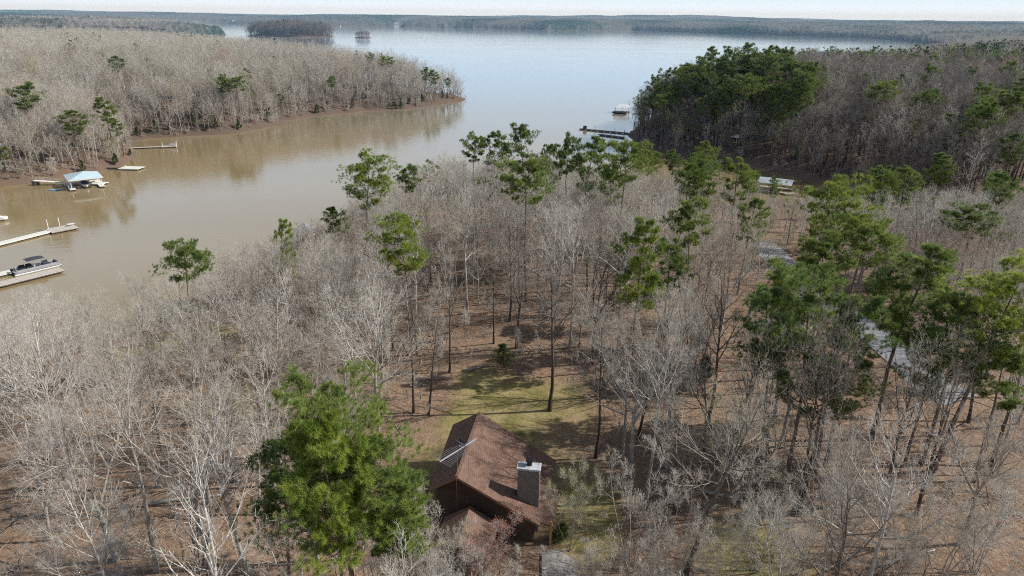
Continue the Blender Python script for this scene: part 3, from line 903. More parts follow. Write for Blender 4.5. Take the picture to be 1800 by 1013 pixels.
for t, zz in ((.30, 1.5), (.70, 1.5)):          # two windows in the lake-side gable, two in the long walls
    for a, b, o in ((wl1, wr1, axis), (wl0, wl1, -across), (wr0, wr1, across)):
        p = a.lerp(b, t); p.z = zz; d = (b - a); d.z = 0; ang = math.atan2(d.y, d.x)
        fr = MB().box(p + o * .03, (1.15, .08, 1.25), ang).build('window', M['trim'], walls)
        MB().box(p + o * .055, (.95, .06, 1.05), ang).build('pane', M['glass_dark'], fr)
cp = MB(); q = gp(967, 957, G0); qq_ = hl(q); cp.bar(Vector((qq_.x, qq_.y, -.1)), Vector((qq_.x, qq_.y, 2.25)), .17); cp.build('porch_post', M['orange_wood'], house)
# lean-to over the side porch
pa, pb = en.lerp(ef, .06), en.lerp(ef, .60)
pr = MB(); o1 = across * .95 + Vector((0, 0, -.33)); pr.prism([pa - th * 1.9, pb - th * 1.9, pb + o1 - th * 1.9, pa + o1 - th * 1.9], [pa - th * 1.1, pb - th * 1.1, pb + o1 - th * 1.1, pa + o1 - th * 1.1])
pr.build('porch_roof', M['shingle'], house)
# lower front wing towards the camera
w0 = hl(gp(826, 890, 12.1)); dirw = -axis
w1 = w0 + dirw * 4.4
wg = MB()
for s, drop, wdt in ((-1, 1.35, 2.1), (1, 1.35, 2.3)):
    e0 = w0 + across * s * wdt - Vector((0, 0, drop)); e1 = w1 + across * s * wdt - Vector((0, 0, drop))
    wg.prism([w0 - th * .8, w1 - th * .8, e1 - th * .8, e0 - th * .8], [w0, w1, e1, e0])
wing = wg.build('wing_roof', M['shingle'], house)
ww = MB()
a0 = w0 + across * -1.8; a1 = w1 + axis * .3 + across * -1.8; b0_ = w0 + across * 2.0; b1_ = w1 + axis * .3 + across * 2.0
for a in (a0, a1, b0_, b1_): a.z = 10.85 - G0 - .05
pk = w1 + axis * .3; pk = Vector((pk.x, pk.y, w1.z - .2))
ww.face(dn(a0), a0, a1, dn(a1)); ww.face(dn(b0_), dn(b1_), b1_, b0_); ww.face(dn(a1), a1, pk, b1_, dn(b1_))
ww.build('wing_wall', M['siding'], house)
# chimney
ck = hl(gp(929, 824, 15.1)); ct = Vector((ck.x, ck.y + .0, 0))
yaw = math.atan2(across.y, across.x)
chim = MB()
ct = ck + axis * .42; ct.z = 0
chim.box((0, 0, 2.9), (1.72, .85, 6.0))
ch = chim.build('chimney', M['brick'], house); ch.location = ct; ch.rotation_euler = (0, 0, yaw)
MB().box((0, 0, 5.99), (1.88, 1.0, .18)).build('chimney_cap', M['white_cap'], ch, .02)
fl = MB(); fl.tube([(.02, .1, 6.07), (.02, .1, 6.5)], .2, 12); fl.box((.02, .1, 6.54), (.55, .55, .06)); fl.build('flue_pot', M['black_metal'], ch)
ds = MB(); ds.box((.885, -.30, 2.8), (.05, .12, 5.7)); ds.build('sunlit_edge', M['white_cap'], ch)  # white strip added to paint the sunlit right edge of the stack

# television aerial on its mast beside the near gable
mastb = hl(gp(803, 838, 14.6)) + dirw * .12
A0, A1 = Vector(gp(773, 812, 16.9)), Vector(gp(837, 772, 16.9))
mx = A0.lerp(A1, .48)
ant = thing('television_aerial', 'long silver many-rod television aerial standing above the roof ridge', 'aerial', (mastb.x + ctr[0], mastb.y + ctr[1], G0))
mt_base = Vector((mastb.x + ctr[0], mastb.y + ctr[1], G0))
def al(p): return Vector(p) - mt_base
MB().tube([(0, 0, 0), (0, 0, 5.3), al(mx - Vector((0, 0, .05)))], .022, 8).build('mast', M['trim'], ant)
MB().bar(al(A0), al(A1), .07).build('boom', M['aluminium'], ant)
bd = (A1 - A0).normalized(); pd = Vector((-bd.y, bd.x, 0)); L = (A1 - A0).length
el = MB()
for i in range(15):
    t = .02 + i * .045; p = A0 + bd * (L * t); h = (1.25 - .05 * i) * .85
    el.tube([al(p - pd * h), al(p + pd * h)], .011, 5)
for i in range(12):
    p = A0 + bd * (L * (.72 + i * .024)); el.tube([al(p - pd * .22), al(p + pd * .22)], .012, 5)
el.build('rods', M['aluminium'], ant)
rfm = MB(); pc = A0 + bd * (L * .66)
for s in (-1, 1):
    for k in range(7):
        q = pc - bd * (.07 * k) + Vector((0, 0, s * (.06 + .09 * k)))
        rfm.tube([al(q - pd * .42), al(q + pd * .42)], .014, 5)
    rfm.bar(al(pc), al(pc - bd * .45 + Vector((0, 0, s * .62))), .03)
rfm.build('corner_reflector', M['mesh_grey'], ant)
dish_c = gp(806, 786, 15.4)
dsh = thing('satellite_dish', 'small blue-grey dish on the roof behind the silver aerial', 'dish', dish_c)
dm = MB(); prev = None; rings = []
for i in range(5):
    rr0 = .34 * i / 4 + .005
    rings.append([Vector((rr0 * math.cos(a), rr0 * math.sin(a), .35 * rr0 * rr0)) for a in [k * math.pi / 8 for k in range(16)]])
dm.loft(rings, False); dd = dm.build('reflector', M['mesh_grey'], dsh); dd.rotation_euler = (R(48), 0, R(165)); dd.modifiers.new('thick', 'SOLIDIFY').thickness = .015
MB().tube([(0, 0, .02), (0, .0, -.35), (0.02, .05, -1.1)], .03, 8).build('bracket', M['black_metal'], dsh)

# concrete walk at the front right corner
c0 = gp(995, 985, 9.05)
sl_ = MB()
pts = [gp(x, y, 9.06) for x, y in ((952, 975), (978, 966), (1008, 985), (1015, 1022), (952, 1024))]
zs = [ground_z(p[0], p[1]) for p in pts]
sl_.prism([Vector((p[0], p[1], z - .2)) for p, z in zip(pts, zs)], [Vector((p[0], p[1], max(zs) + .10)) for p in pts])
tag(sl_.build('concrete_walk', M['concrete'], None, .02), 'pale concrete walk at the front right corner of the house', kind='structure')

# ------------------------------------------------------------------ docks and boats
def plank_deck(name, label, a, b, w, mat, parent=None, z=.45, t=.12, floats=True, group=None, fm='float_black', posts=()):
    """a straight stretch of dock from a to b"""
    a = Vector((a[0], a[1], 0)); b = Vector((b[0], b[1], 0)); d = (b - a); L = d.length; ang = math.atan2(d.y, d.x)
    o = thing(name, label, 'dock', ((a.x + b.x) / 2, (a.y + b.y) / 2, 0), ang, group)
    top = MB(); n = max(3, int(L / 1.2))
    for i in range(n): top.box((-L / 2 + (i + .5) * L / n, 0, z), (L / n - .03, w, t))
    top.build('deck', M[mat], o)
    for s in (-1, 1): MB().box((0, s * (w / 2 - .05), z - t / 2 - .09), (L, .08, .16)).build('skirt', M['deck_white' if mat == 'deck_white' else 'deck_dark'], o)
    if floats:
        k = max(2, int(L / 3))
        for i in range(k): MB().box((-L / 2 + (i + .5) * L / k, 0, z - t / 2 - .32), (L / k * .6, w * .85, .3)).build('float', M[fm], o)
    for x, y, h in posts: MB().tube([(x * L, y * w, -1.5), (x * L, y * w, h)], .09, 8).build('post', M['white_paint' if mat != 'deck_dark' else 'deck_dark'], o)
    return o


def hull_rings(L, W_, H, bow=.35, n=9, full=.9):
    rings = []
    for i in range(n):
        t = i / (n - 1); x = -L / 2 + L * t
        k = 1 if t < .5 else math.sqrt(max(0, 1 - ((t - .5) / .5) ** 2.4))
        hw = max(.03, W_ / 2 * k * (full if t < .1 else 1)); sheer = H * (1 + .25 * t * t); keel = .0 + H * .55 * max(0, (t - .55) / .45) ** 2
        rings.append([Vector((x, -hw, sheer)), Vector((x, -hw * .82, H * .35 + keel * .6)), Vector((x, 0, -.15 + keel)), Vector((x, hw * .82, H * .35 + keel * .6)), Vector((x, hw, sheer))])
    return rings


def motor(parent, x, z):
    mo = MB(); mo.box((x, 0, z + .35), (.45, .36, .5)); mo.box((x - .05, 0, z - .25), (.2, .14, .9)); mo.build('outboard_motor', M['black_metal'], parent, .05)


# blue-roofed boathouse on the left shore
bx, by = gp(147, 331)[:2]
cz = Vector((bx, by, 0))
ang = R(38)
bh = thing('boathouse', 'open boathouse with a pale blue hipped roof on white posts by the left shore', 'boathouse', (bx - 1.0, by + 2.6, 0), ang)
w2, l2 = 3.9, 4.6
MB().prism([(-w2 - .5, -l2 - .5, 3.05), (w2 + .5, -l2 - .5, 3.05), (w2 + .5, l2 + .5, 3.05), (-w2 - .5, l2 + .5, 3.05)],
           [(-.05, -.7, 4.35), (.05, -.7, 4.35), (.05, .7, 4.35), (-.05, .7, 4.35)]).build('roof', M['blue_roof'], bh)
fas = MB()
for (x0, y0, x1, y1) in ((-w2 - .52, -l2 - .52, w2 + .52, -l2 - .52), (w2 + .52, -l2 - .52, w2 + .52, l2 + .52), (w2 + .52, l2 + .52, -w2 - .52, l2 + .52), (-w2 - .52, l2 + .52, -w2 - .52, -l2 - .52)):
    fas.bar((x0, y0, 2.97), (x1, y1, 2.97), .08, .2)
fas.build('fascia', M['white_paint'], bh)
for x in (-w2, w2):
    for y in (-l2, 0, l2): MB().bar((x, y, .4), (x, y, 3.0), .16).build('post', M['white_paint'], bh)
dk = MB()
for s in (-1, 1): dk.box((s * (w2 - .15), 0, .45), (1.5, 2 * l2 + 1.6, .16))
dk.box((0, l2 + .1, .45), (2 * w2 - 1.85, 1.4, .155))
dk.build('deck', M['deck_white'], bh)
for s in (-1, 1): MB().box((s * (w2 - .15), 0, .12), (1.2, 2 * l2 + 1.0, .46)).build('float', M['float_black'], bh)
rl = MB()
for y in (-l2, -l2 / 2, 0, l2 / 2, l2): rl.bar((-w2 - .7, y, .5), (-w2 - .7, y, 1.5), .07)
rl.bar((-w2 - .7, -l2, 1.5), (-w2 - .7, l2, 1.5), .07); rl.bar((-w2 - .7, -l2, 1.0), (-w2 - .7, l2, 1.0), .05)
rl.build('railing', M['white_paint'], bh)
ld = MB()
for y in (l2 + .3, l2 + .75): ld.bar((w2 + .8, y, .3), (w2 + .8, y, 1.9), .05)
for k in range(5): ld.bar((w2 + .8, l2 + .3, .6 + .28 * k), (w2 + .8, l2 + .75, .6 + .28 * k), .04)
ld.build('ladder', M['aluminium'], bh)

def pontoon_boat(name, label, loc, rz, cover, L=7.6, bimini=None):
    o = thing(name, label, 'boat', loc, rz)
    for s in (-1, 1):
        MB().tube([(-L / 2, s * .92, .12), (L / 2 - .7, s * .92, .12), (L / 2, s * .92, .3)], .32, 10, .2).build('pontoon', M['aluminium'], o)
    MB().box((0, 0, .5), (L - .3, 2.5, .12)).build('deck', M['grey_seat'], o)
    fn = MB()
    for s in (-1, 1): fn.box((.1, s * 1.2, .82), (L - .9, .06, .48))
    fn.box((L / 2 - .4, 0, .86), (.06, 2.3, .58)); fn.box((-L / 2 + .7, .6, .86), (.06, 1.1, .58))
    fn.build('fence_panel', M['grey_seat'], o)
    for x, y in ((-2.2, .75), (-.9, .75), (1.9, .75), (1.9, -.75)): MB().box((x, y, .8), (1.1, .75, .45)).box((x, y + (.32 if y > 0 else -.32), 1.15), (1.1, .158, .45)).build('seat', M['dark_canvas'], o, .05)
    MB().box((.2, -.7, 1.05), (.7, .6, .95)).build('console', M[cover], o, .06)
    if bimini:
        bm_ = MB(); rings = []
        for i in range(6):
            x = -1.6 + i * .62; zz = 2.5 + .12 * math.sin(math.pi * i / 5)
            rings.append([Vector((x, -1.15, zz - .1)), Vector((x, 0, zz)), Vector((x, 1.15, zz - .1)), Vector((x, 1.15, zz - .16)), Vector((x, 0, zz - .06)), Vector((x, -1.15, zz - .16))])
        bm_.loft(rings); bt = bm_.build('canopy', M[bimini], o)
        for s in (-1, 1):
            fr = MB()
            for x in (-1.5, 0, 1.4): fr.tube([(-.1 + x * .3, s * 1.18, 1.2), (x, s * 1.14, 2.45)], .025, 6)
            fr.build('canopy_frame', M['aluminium'], bt)
    motor(o, -L / 2 - .05, .75)
    return o


def runabout(name, label, loc, rz, L=6.2, cover='navy', hull='hull', screen=True):
    o = thing(name, label, 'boat', loc, rz)
    hm = MB(); hm.loft(hull_rings(L, 2.3, .85)); hm.build('hull', M[hull], o, .03)
    cv = MB(); rings = []
    for i in range(7):
        t = i / 6; x = -L / 2 + .35 + (L * .8) * t; hw = 1.0 * (1 if t < .6 else math.sqrt(max(.02, 1 - ((t - .6) / .4) ** 2)))
        zz = .88 + .45 * math.sin(math.pi * (.15 + .7 * t)); base_ = .86 + .2 * t * t
        rings.append([Vector((x, -hw, base_)), Vector((x, -hw * .5, zz)), Vector((x, hw * .5, zz)), Vector((x, hw, base_))])
    cv.loft(rings); cv.build('cover', M[cover], o)
    motor(o, -L / 2 - .2, .6)
    return o


bl = Vector((bx - 1.0, by + 2.6, 0)); rot = Matrix.Rotation(ang, 3, 'Z')
runabout('runabout_boat', 'white runabout under a navy cover berthed beneath the pale blue roof', bl + rot @ Vector((.0, -.6, .1)), ang - R(90), 6.8)
jet = plank_deck('swim_platform', 'white floating platform attached to the right side of the blue-roofed boathouse', gp(163, 324), gp(186, 325), 3.0, 'deck_white')
pb_ = thing('paddle_board', 'pale blue paddle board floating at the left corner of the boathouse', 'paddle board', gp(96, 334.5, .05), R(8))
mb = MB(); rings = []
for i in range(9):
    t = i / 8; x = -1.7 + 3.4 * t; hw = .42 * math.sqrt(max(.01, 1 - abs(2 * t - 1) ** 2.6))
    rings.append([Vector((x, -hw, .0)), Vector((x, hw, .0)), Vector((x, hw, .14)), Vector((x, -hw, .14))])
mb.loft(rings); mb.build('board', M['light_blue'], pb_)
MB().box((-1.3, 0, -.08), (.25, .03, .2)).build('fin', M['navy'], pb_)
g0, g1 = gp(60, 318.5, 1.2), gp(113, 325)
gw = thing('gangway', 'white gangway sloping from the left bank down to the blue-roofed boathouse', 'gangway', (g0[0], g0[1], 0))
va, vb = Vector((0, 0, 1.35)), Vector((g1[0] - g0[0], g1[1] - g0[1], .62))
MB().bar(va, vb, 1.5, .14).build('walkway', M['deck_white'], gw)
gr = MB(); dd = (vb - va); sdv = Vector((-dd.y, dd.x, 0)).normalized() * .75
for s in (-1, 1):
    gr.bar(va + sdv * s + Vector((0, 0, .95)), vb + sdv * s + Vector((0, 0, .95)), .05)
    for t in (0, .25, .5, .75, 1): gr.bar(va.lerp(vb, t) + sdv * s, va.lerp(vb, t) + sdv * s + Vector((0, 0, .95)), .05)
gr.build('handrail', M['white_paint'], gw)
MB().box(va + Vector((.3, 0, -.7)), (1.2, 1.6, 1.2), R(-10)).build('abutment', M['deck_dark'], gw)

plank_deck('square_dock', 'small square bleached dock at the end of a dark walkway past the boathouse', gp(214, 297), gp(249, 298), 4.2, 'deck_white', posts=((-.5, .5, 1.0),))
plank_deck('dock_walkway', 'dark narrow walkway from the orange bank to the square dock', gp(189, 297), gp(213, 297.5), 1.3, 'deck_dark', floats=False)
plank_deck('long_pier', 'long thin brown pier reaching out from the left bank in the middle distance', gp(226, 262.5), gp(284, 260), 1.4, 'deck', floats=True)
e = plank_deck('pier_head', 'grey pier end platform with a bench and boat lift', gp(284, 260), gp(312, 258.5), 3.0, 'deck', posts=((-.45, .5, 2.0), (.45, .5, 2.2), (.45, -.5, 2.2)))
bn_ = MB(); bn_.box((1.2, .2, .95), (2.2, .5, .1)); bn_.box((1.2, .5, 1.3), (2.2, .1, .6)); bn_.box((.3, .2, .7), (.1, .5, .45)); bn_.box((2.1, .2, .7), (.1, .5, .45)); bn_.build('bench', M['grey_seat'], e)
plank_deck('white_dock', 'long white floating walkway entering from the left edge of the lake', (gp(-60, 447)[0], gp(-60, 447)[1]), gp(86, 410), 2.0, 'deck_white', z=.5)
e = plank_deck('grey_dock_head', 'grey dock platform with two thin posts ending the long white walkway', gp(86, 409.5), gp(133, 400.5), 4.4, 'deck', posts=((-.38, .52, 2.6), (.05, .52, 2.6)))
tb = MB(); tb.box((2.2, 0.8, .95), (1.5, .9, .08)); tb.box((2.2, .8, .7), (.15, .15, .5)); tb.build('white_table', M['white_paint'], e)
e = plank_deck('wide_dock', 'broad weathered dock with a pontoon boat alongside at the left edge', (gp(-40, 514)[0], gp(-40, 514)[1]), gp(110, 477), 2.6, 'deck', z=.5)
plank_deck('second_finger_dock', 'pale finger dock behind the moored pontoon boat at the left edge', (gp(-50, 497)[0], gp(-50, 497)[1]), gp(28, 479.5), 1.8, 'deck_white', z=.52)
pa_, pb2 = Vector(gp(22, 484.5)), Vector(gp(106, 465))
pc_ = (pa_ + pb2) / 2; pdv = pb2 - pa_
pontoon_boat('pontoon_boat', 'pontoon boat with a dark bimini top moored at the broad weathered dock', pc_, math.atan2(pdv.y, pdv.x), 'dark_canvas', 8.2, 'dark_canvas')
runabout('moored_boat', 'white boat cropped by the left edge between the boathouse and the long white dock', gp(-8, 389), R(20), 5.5, 'hull')

# docks of the right-hand point
def canopy_dock(name, label, c, rz, Wd, Ln, roofm, deckm, hipped=True, H=3.0):
    o = thing(name, label, 'boathouse', c, rz)
    if hipped:
        MB().prism([(-Wd, -Ln, H), (Wd, -Ln, H), (Wd, Ln, H), (-Wd, Ln, H)], [(-Wd * .15, -Ln * .45, H + 1.3), (Wd * .15, -Ln * .45, H + 1.3), (Wd * .15, Ln * .45, H + 1.3), (-Wd * .15, Ln * .45, H + 1.3)]).build('roof', M[roofm], o)
    else:
        mb = MB(); mb.prism([(-Wd, -Ln, H), (-Wd, Ln, H), (0, Ln, H + 1.1), (0, -Ln, H + 1.1)], [(-Wd, -Ln, H + .12), (-Wd, Ln, H + .12), (0, Ln, H + 1.22), (0, -Ln, H + 1.22)])
        mb.prism([(Wd, -Ln, H), (Wd, Ln, H), (0.01, Ln, H + 1.1), (0.01, -Ln, H + 1.1)], [(Wd, -Ln, H + .12), (Wd, Ln, H + .12), (0.01, Ln, H + 1.22), (0.01, -Ln, H + 1.22)]); mb.build('roof', M[roofm], o)
    for x in (-.85, .85):
        for y in (-.85, 0, .85): MB().bar((x * Wd, y * Ln, -1.5), (x * Wd, y * Ln, H + .02), .16).build('post', M['deck_dark'], o)
    d = MB()
    for s in (-1, 1): d.box((s * Wd * .85, 0, .45), (1.3, 2 * Ln, .15))
    d.box((0, Ln * .9, .45), (Wd * 1.7 - 1.32, 1.2, .145)); d.build('deck', M[deckm], o)
    return o


canopy_dock('covered_dock', 'covered dock with a bright white roof off the right point', gp(1093, 198), R(80), 2.8, 4.4, 'white_paint', 'deck_dark')
runabout('dark_boat', 'dark covered boat under the white roof off the right point', gp(1088, 200, .1), R(170), 7.5, 'dark_canvas', 'navy')
plank_deck('shore_walkway', 'dark walkway joining the white-roofed dock to the right point', gp(1112, 200.5), gp(1150, 201), 1.5, 'deck_dark', floats=False)
e = plank_deck('dark_pier', 'long dark pier running left from the tip of the right point', gp(1019, 228), gp(1106, 236), 1.7, 'deck_dark', posts=((-.2, .5, 2.2), (.2, .5, 2.0), (.42, -.5, 2.0)))
MB().box((-9.5, 0, 1.2), (1.3, 1.3, 1.4)).build('dock_box', M['float_black'], e, .05)
plank_deck('short_pier', 'short dark pier just below the long pier at the right point', gp(1053, 238), gp(1098, 243.5), 1.8, 'deck_dark', posts=((-.4, .5, 1.6), (0, -.5, 1.8), (.4, .5, 1.7)))
canopy_dock('tin_roof_boathouse', 'boathouse with a weathered tin roof in the right-hand cove behind the bright pines', gp(1362, 336), R(62), 3.4, 4.8, 'tin_roof', 'deck', False, 2.7)
plank_deck('cove_dock', 'tan wooden dock beside the tin-roofed boathouse', gp(1378, 343), gp(1400, 343), 2.2, 'deck')
runabout('blue_boat', 'small blue-covered boat moored at the far bank of the right-hand cove', gp(1259, 288), R(20), 4.8, 'light_blue', 'hull')
plank_deck('bank_dock', 'dark low dock along the far bank of the right-hand cove', gp(1248, 289.5), gp(1288, 286), 1.6, 'deck_dark', floats=False)
um = thing('patio_umbrella', 'white patio umbrella on the far bank of the right-hand cove', 'umbrella', (gp(1291, 277)[0], gp(1291, 277)[1], ground_z(*gp(1291, 277)[:2])))
um.scale = (1.6, 1.6, 1.6)
rings = []
for rr0, zz in ((1.5, 2.0), (1.0, 2.28), (.5, 2.48), (.03, 2.58)): rings.append([Vector((rr0 * math.cos(k * math.pi / 4), rr0 * math.sin(k * math.pi / 4), zz)) for k in range(8)])
u = MB(); u.loft(rings); u.build('canopy', M['white_paint'], um); MB().tube([(0, 0, 0), (0, 0, 2.6)], .04, 6).build('pole', M['aluminium'], um)
kay = thing('blue_kayak', 'bright blue kayak standing at the head of the right-hand cove', 'kayak', gp(1516, 366, .1), R(70))
mb = MB(); rings = []
for i in range(9):
    t = i / 8; x = -1.7 + 3.4 * t; hw = .45 * math.sqrt(max(.01, 1 - abs(2 * t - 1) ** 2.2))
    rings.append([Vector((x, -hw, .3)), Vector((x, 0, 0)), Vector((x, hw, .3)), Vector((x, hw * .4, .38)), Vector((x, -hw * .4, .38))])
mb.loft(rings); mb.build('hull', M['blue'], kay); MB().tube([(-.4, 0, .37), (.5, 0, .37)], .2, 8).build('seat_well', M['float_black'], kay)
# boats glimpsed through the trees at the point in front
canopy_dock('grey_boathouse', 'grey-roofed boathouse glimpsed through bare trees at the near shore', gp(541, 428), R(25), 2.3, 3.0, 'grey_roof', 'deck', False, 2.8)
runabout('cream_boat', 'cream-covered boat glimpsed through bare trees beside the grey boathouse', gp(566, 421, .1), R(5), 6.5, 'cream')
plank_deck('near_shore_dock', 'pale dock glimpsed through bare trees behind the cream boat', gp(572, 416), gp(600, 415), 2.2, 'deck_white')
# far away on the water and its shore
def small_house(name, label, c, rz, s, wallm='white_paint', roofm='grey_roof'):
    o = thing(name, label, 'house', c, rz)
    MB().box((0, 0, 2.2 * s), (9 * s, 6 * s, 5.4 * s)).build('wall', M[wallm], o)
    mb = MB(); mb.prism([(-5 * s, -3.5 * s, 4.9 * s), (5 * s, -3.5 * s, 4.9 * s), (5 * s, 0, 7.2 * s), (-5 * s, 0, 7.2 * s)], [(-5 * s, -3.5 * s, 5.15 * s), (5 * s, -3.5 * s, 5.15 * s), (5 * s, 0, 7.45 * s), (-5 * s, 0, 7.45 * s)])
    mb.prism([(-5 * s, 3.5 * s, 4.9 * s), (5 * s, 3.5 * s, 4.9 * s), (5 * s, .01, 7.2 * s), (-5 * s, .01, 7.2 * s)], [(-5 * s, 3.5 * s, 5.15 * s), (5 * s, 3.5 * s, 5.15 * s), (5 * s, .01, 7.45 * s), (-5 * s, .01, 7.45 * s)])
    mb.build('roof', M[roofm], o)
p = gp(697, 47.6); small_house('lake_house', 'tiny white house on the far shore right of the small treed islet', (p[0], p[1], 1), .2, 2.6)
p = gp(413, 42.3); small_house('lake_house', 'tiny white house on the far shore left of the wooded island', (p[0], p[1], 1), -.1, 2.6)
sb = thing('sailboat', 'tiny white boat on the open water between the island and the islet', 'boat', gp(598, 47.5), .4)
mb = MB(); mb.loft(hull_rings(9, 2.8, 1.1)); mb.build('hull', M['hull'], sb); MB().prism([(-1.5, -.02, 1.6), (3, -.02, 1.6), (3, .02, 1.6), (-1.5, .02, 1.6)], [(2.7, -.02, 11), (2.8, -.02, 11), (2.8, .02, 11), (2.7, .02, 11)]).build('sail', M['white_paint'], sb)
MB().tube([(2.9, 0, 1), (2.9, 0, 11.5)], .08, 6).build('mast', M['aluminium'], sb)
# ------------------------------------------------------------------ trees placed one by one
PLACED = []          # (x, y, clearance)
CROWNS = []          # where tall pines show, so that no bare tree is put right in front of them


def top(proto, px, py, h, label, name='pine', cat='tree', group=None, w=None, clear=2.2):
    x, y = place_by_top(px, py, h)
    ks = np.concatenate([np.linspace(1, 1.22, 23), np.linspace(.99, .6, 40)])                  # keep it on dry land: step along the line of sight
    dry = land_d(x * ks, y * ks) > 2.5
    if not dry[0] and dry.any():
        x, y = x * ks[np.argmax(dry)], y * ks[np.argmax(dry)]
        d = ray(px, py); h = CAM_H + d[2] / math.hypot(d[0], d[1]) * math.hypot(x, y) - ground_z(x, y)
    PLACED.append((x, y, clear))
    if name == 'pine': CROWNS.append((px, py, x, y, h * (w or 1)))
    return place_tree(proto, (x, y), h, label, name, cat, group, wscale=w)


def base(proto, px, py, h, label, name='hardwood', cat='tree', group=None, w=None, rz=None, clear=2.2):
    x, y = place_by_base(px, py)
    PLACED.append((x, y, clear))
    return place_tree(proto, (x, y), h, label, name, cat, group, wscale=w, rz=rz)


# pines in front
top(BIGPINE, 585, 634, 19.5, 'largest dark green pine in front, rising behind the yellow-green pine left of the house', clear=4)
top(BRIGHTPINE[0], 566, 730, 18, 'bright yellow-green pine in front of the largest dark pine, left of the house', w=.95, clear=3)
top(PINE[4], 690, 752, 15, 'green pine between the yellow-green pine and the left eave of the brown roof', w=1.25, clear=3)
top(PINE[2], 470, 770, 14, 'dark low-crowned pine at the left side of the yellow-green pine', w=1.0, clear=3)
top(PINE[0], 675, 880, 10.5, 'short soft green pine below the left corner of the house, lowest of its cluster', w=1.3)
# right-hand pines
top(BRIGHTPINE[1], 1448, 300, 22, 'tall bright-topped pine with a leaning trunk in front of the tin-roofed boathouse', w=1.05)
top(PINE[3], 1525, 372, 19, 'broad soft green pine just below and right of the tall bright-topped pine', w=1.1)
top(PINE[1], 1462, 400, 18, 'dense pine beside the head of the road, under the tall bright-topped pine', w=1.1)
top(BIGPINE, 1455, 460, 20, 'large dark spreading pine in the right foreground beside the road', w=.92, clear=3)
top(PINE[2], 1390, 505, 18, 'dark pine with low limbs at the left side of the large spreading pine', w=1.0)
top(PINE[0], 1520, 500, 18, 'pine wedged between the large spreading pine and the forked road pine', w=1.0)
top(PINE[4], 1612, 432, 20, 'open-crowned pine with a straight dark trunk right of the road', w=1.3)
top(BRIGHTPINE[1], 1748, 448, 21, 'flat-topped bright pine on a bare leaning trunk near the right edge', w=1.15)
top(PINE[0], 1410, 455, 18, 'dark pine at the upper left of the right-hand pine cluster', w=1.15)
top(PINE[2], 1700, 520, 17, 'dark pine behind the flat-topped bright pine at the right edge', w=1.2)
top(PINE[2], 1470, 640, 11, 'small blue-green pine under the large spreading pine', w=1.5)
top(PINE[4], 1660, 560, 15, 'thin ragged pine between the open-crowned pine and the right edge pine')
top(PINE[0], 1790, 600, 14, 'low pine cut by the right edge of the picture', w=1.2)
# pines of the middle ground
top(BRIGHTPINE[1], 625, 266, 22, 'bright round-topped pine standing out against the lake on the left of the point', w=1.15)
top(PINE[3], 930, 268, 22, 'dark full pine in the middle of the point')
top(PINE[0], 926, 210, 22, 'tall grey-green pine highest against the lake at the middle of the point', w=1.1)
top(PINE[1], 832, 228, 19, 'left one of two thin pines against the lake, left of the tall grey-green pine')
top(PINE[4], 866, 225, 19, 'right one of two thin pines against the lake, left of the tall grey-green pine')
top(PINE[2], 970, 252, 18, 'hazy pine just right of the dark full pine', w=.9)
top(PINE[1], 1001, 228, 21, 'slim pine with tiered branches against the lake', w=.8)
top(PINE[4], 1031, 238, 21, 'bushy pine right of the slim tiered pine', w=1.0)
top(PINE[3], 1106, 238, 22, 'broad pine in front of the dark piers of the right point', w=1.05)
top(PINE[0], 1083, 287, 17, 'smaller pine at the foot of the broad pine by the dark piers')
top(PINE[2], 1212, 286, 16, 'left of three pines below the mouth of the cove')
top(PINE[4], 1247, 292, 15, 'middle of three pines below the mouth of the cove', w=1.1)
top(PINE[0], 1302, 276, 18, 'right of three pines below the mouth of the cove', w=1.1)
top(PINE[1], 1225, 340, 18, 'pine with a rounded head in the middle right wood')
top(BRIGHTPINE[0], 1135, 374, 19, 'lone vivid green pine with a tufted round head right of the centre', w=.85)
top(PINE[2], 1320, 345, 15, 'low dark pine left of the tin-roofed boathouse')
top(BRIGHTPINE[1], 722, 366, 19, 'yellow-green ragged pine left of the centre above the lawn', w=.95)
top(PINE[3], 312, 418, 17, 'dark flat pine on the left slope beside the water', w=1.0)
top(BRIGHTPINE[0], 495, 379, 16, 'narrow bright pine near the grey boathouse', w=.6)
top(PINE[2], 590, 362, 13, 'small dark pine at the water under the bright round-topped pine')
top(PINE[1], 720, 285, 16, 'hazy pine among bare trees right of the bright round-topped pine')
top(PINE[0], 1180, 420, 15, 'thin pine behind the lone vivid pine')
# pines of the left bank
for px, py, h, k, w, lb in [
    (30, 142, 22, 0, 1.1, 'tall pine at the left edge of the far bank'), (120, 195, 18, 2, 1.1, 'round pine above the gangway on the left bank'),
    (180, 168, 20, 4, .9, 'upper leaning pine above the orange spit on the left bank'), (205, 205, 16, 4, .9, 'lower leaning pine on the orange spit of the left bank'),
    (0, 255, 14, 0, 1.2, 'low pine cut by the left edge above the white gangway'), (415, 133, 22, 3, 1.1, 'prominent dark pine near the bend of the left bank'),
    (384, 130, 20, 0, .9, 'pine just left of the prominent bank pine'), (490, 163, 17, 4, .9, 'bushy pine by the sandy point of the left bank'),
    (206, 97, 19, 2, .9, 'single dark pine high up in the bare left wood'), (583, 132, 17, 1, .8, 'slim pine in the narrow part of the left peninsula'),
    (676, 97, 20, 3, 1.0, 'dark pine highest on the narrow left peninsula'), (650, 90, 18, 1, .8, 'small pine left of the highest peninsula pine'),
    (745, 117, 19, 0, .8, 'pine third from the tip of the left peninsula'), (762, 123, 18, 4, .9, 'grey pine second from the tip of the left peninsula'),
    (785, 136, 16, 2, .8, 'pine at the very tip of the left peninsula')]:
    top(PINE[k], px, py, h, lb, w=w * 1.3)
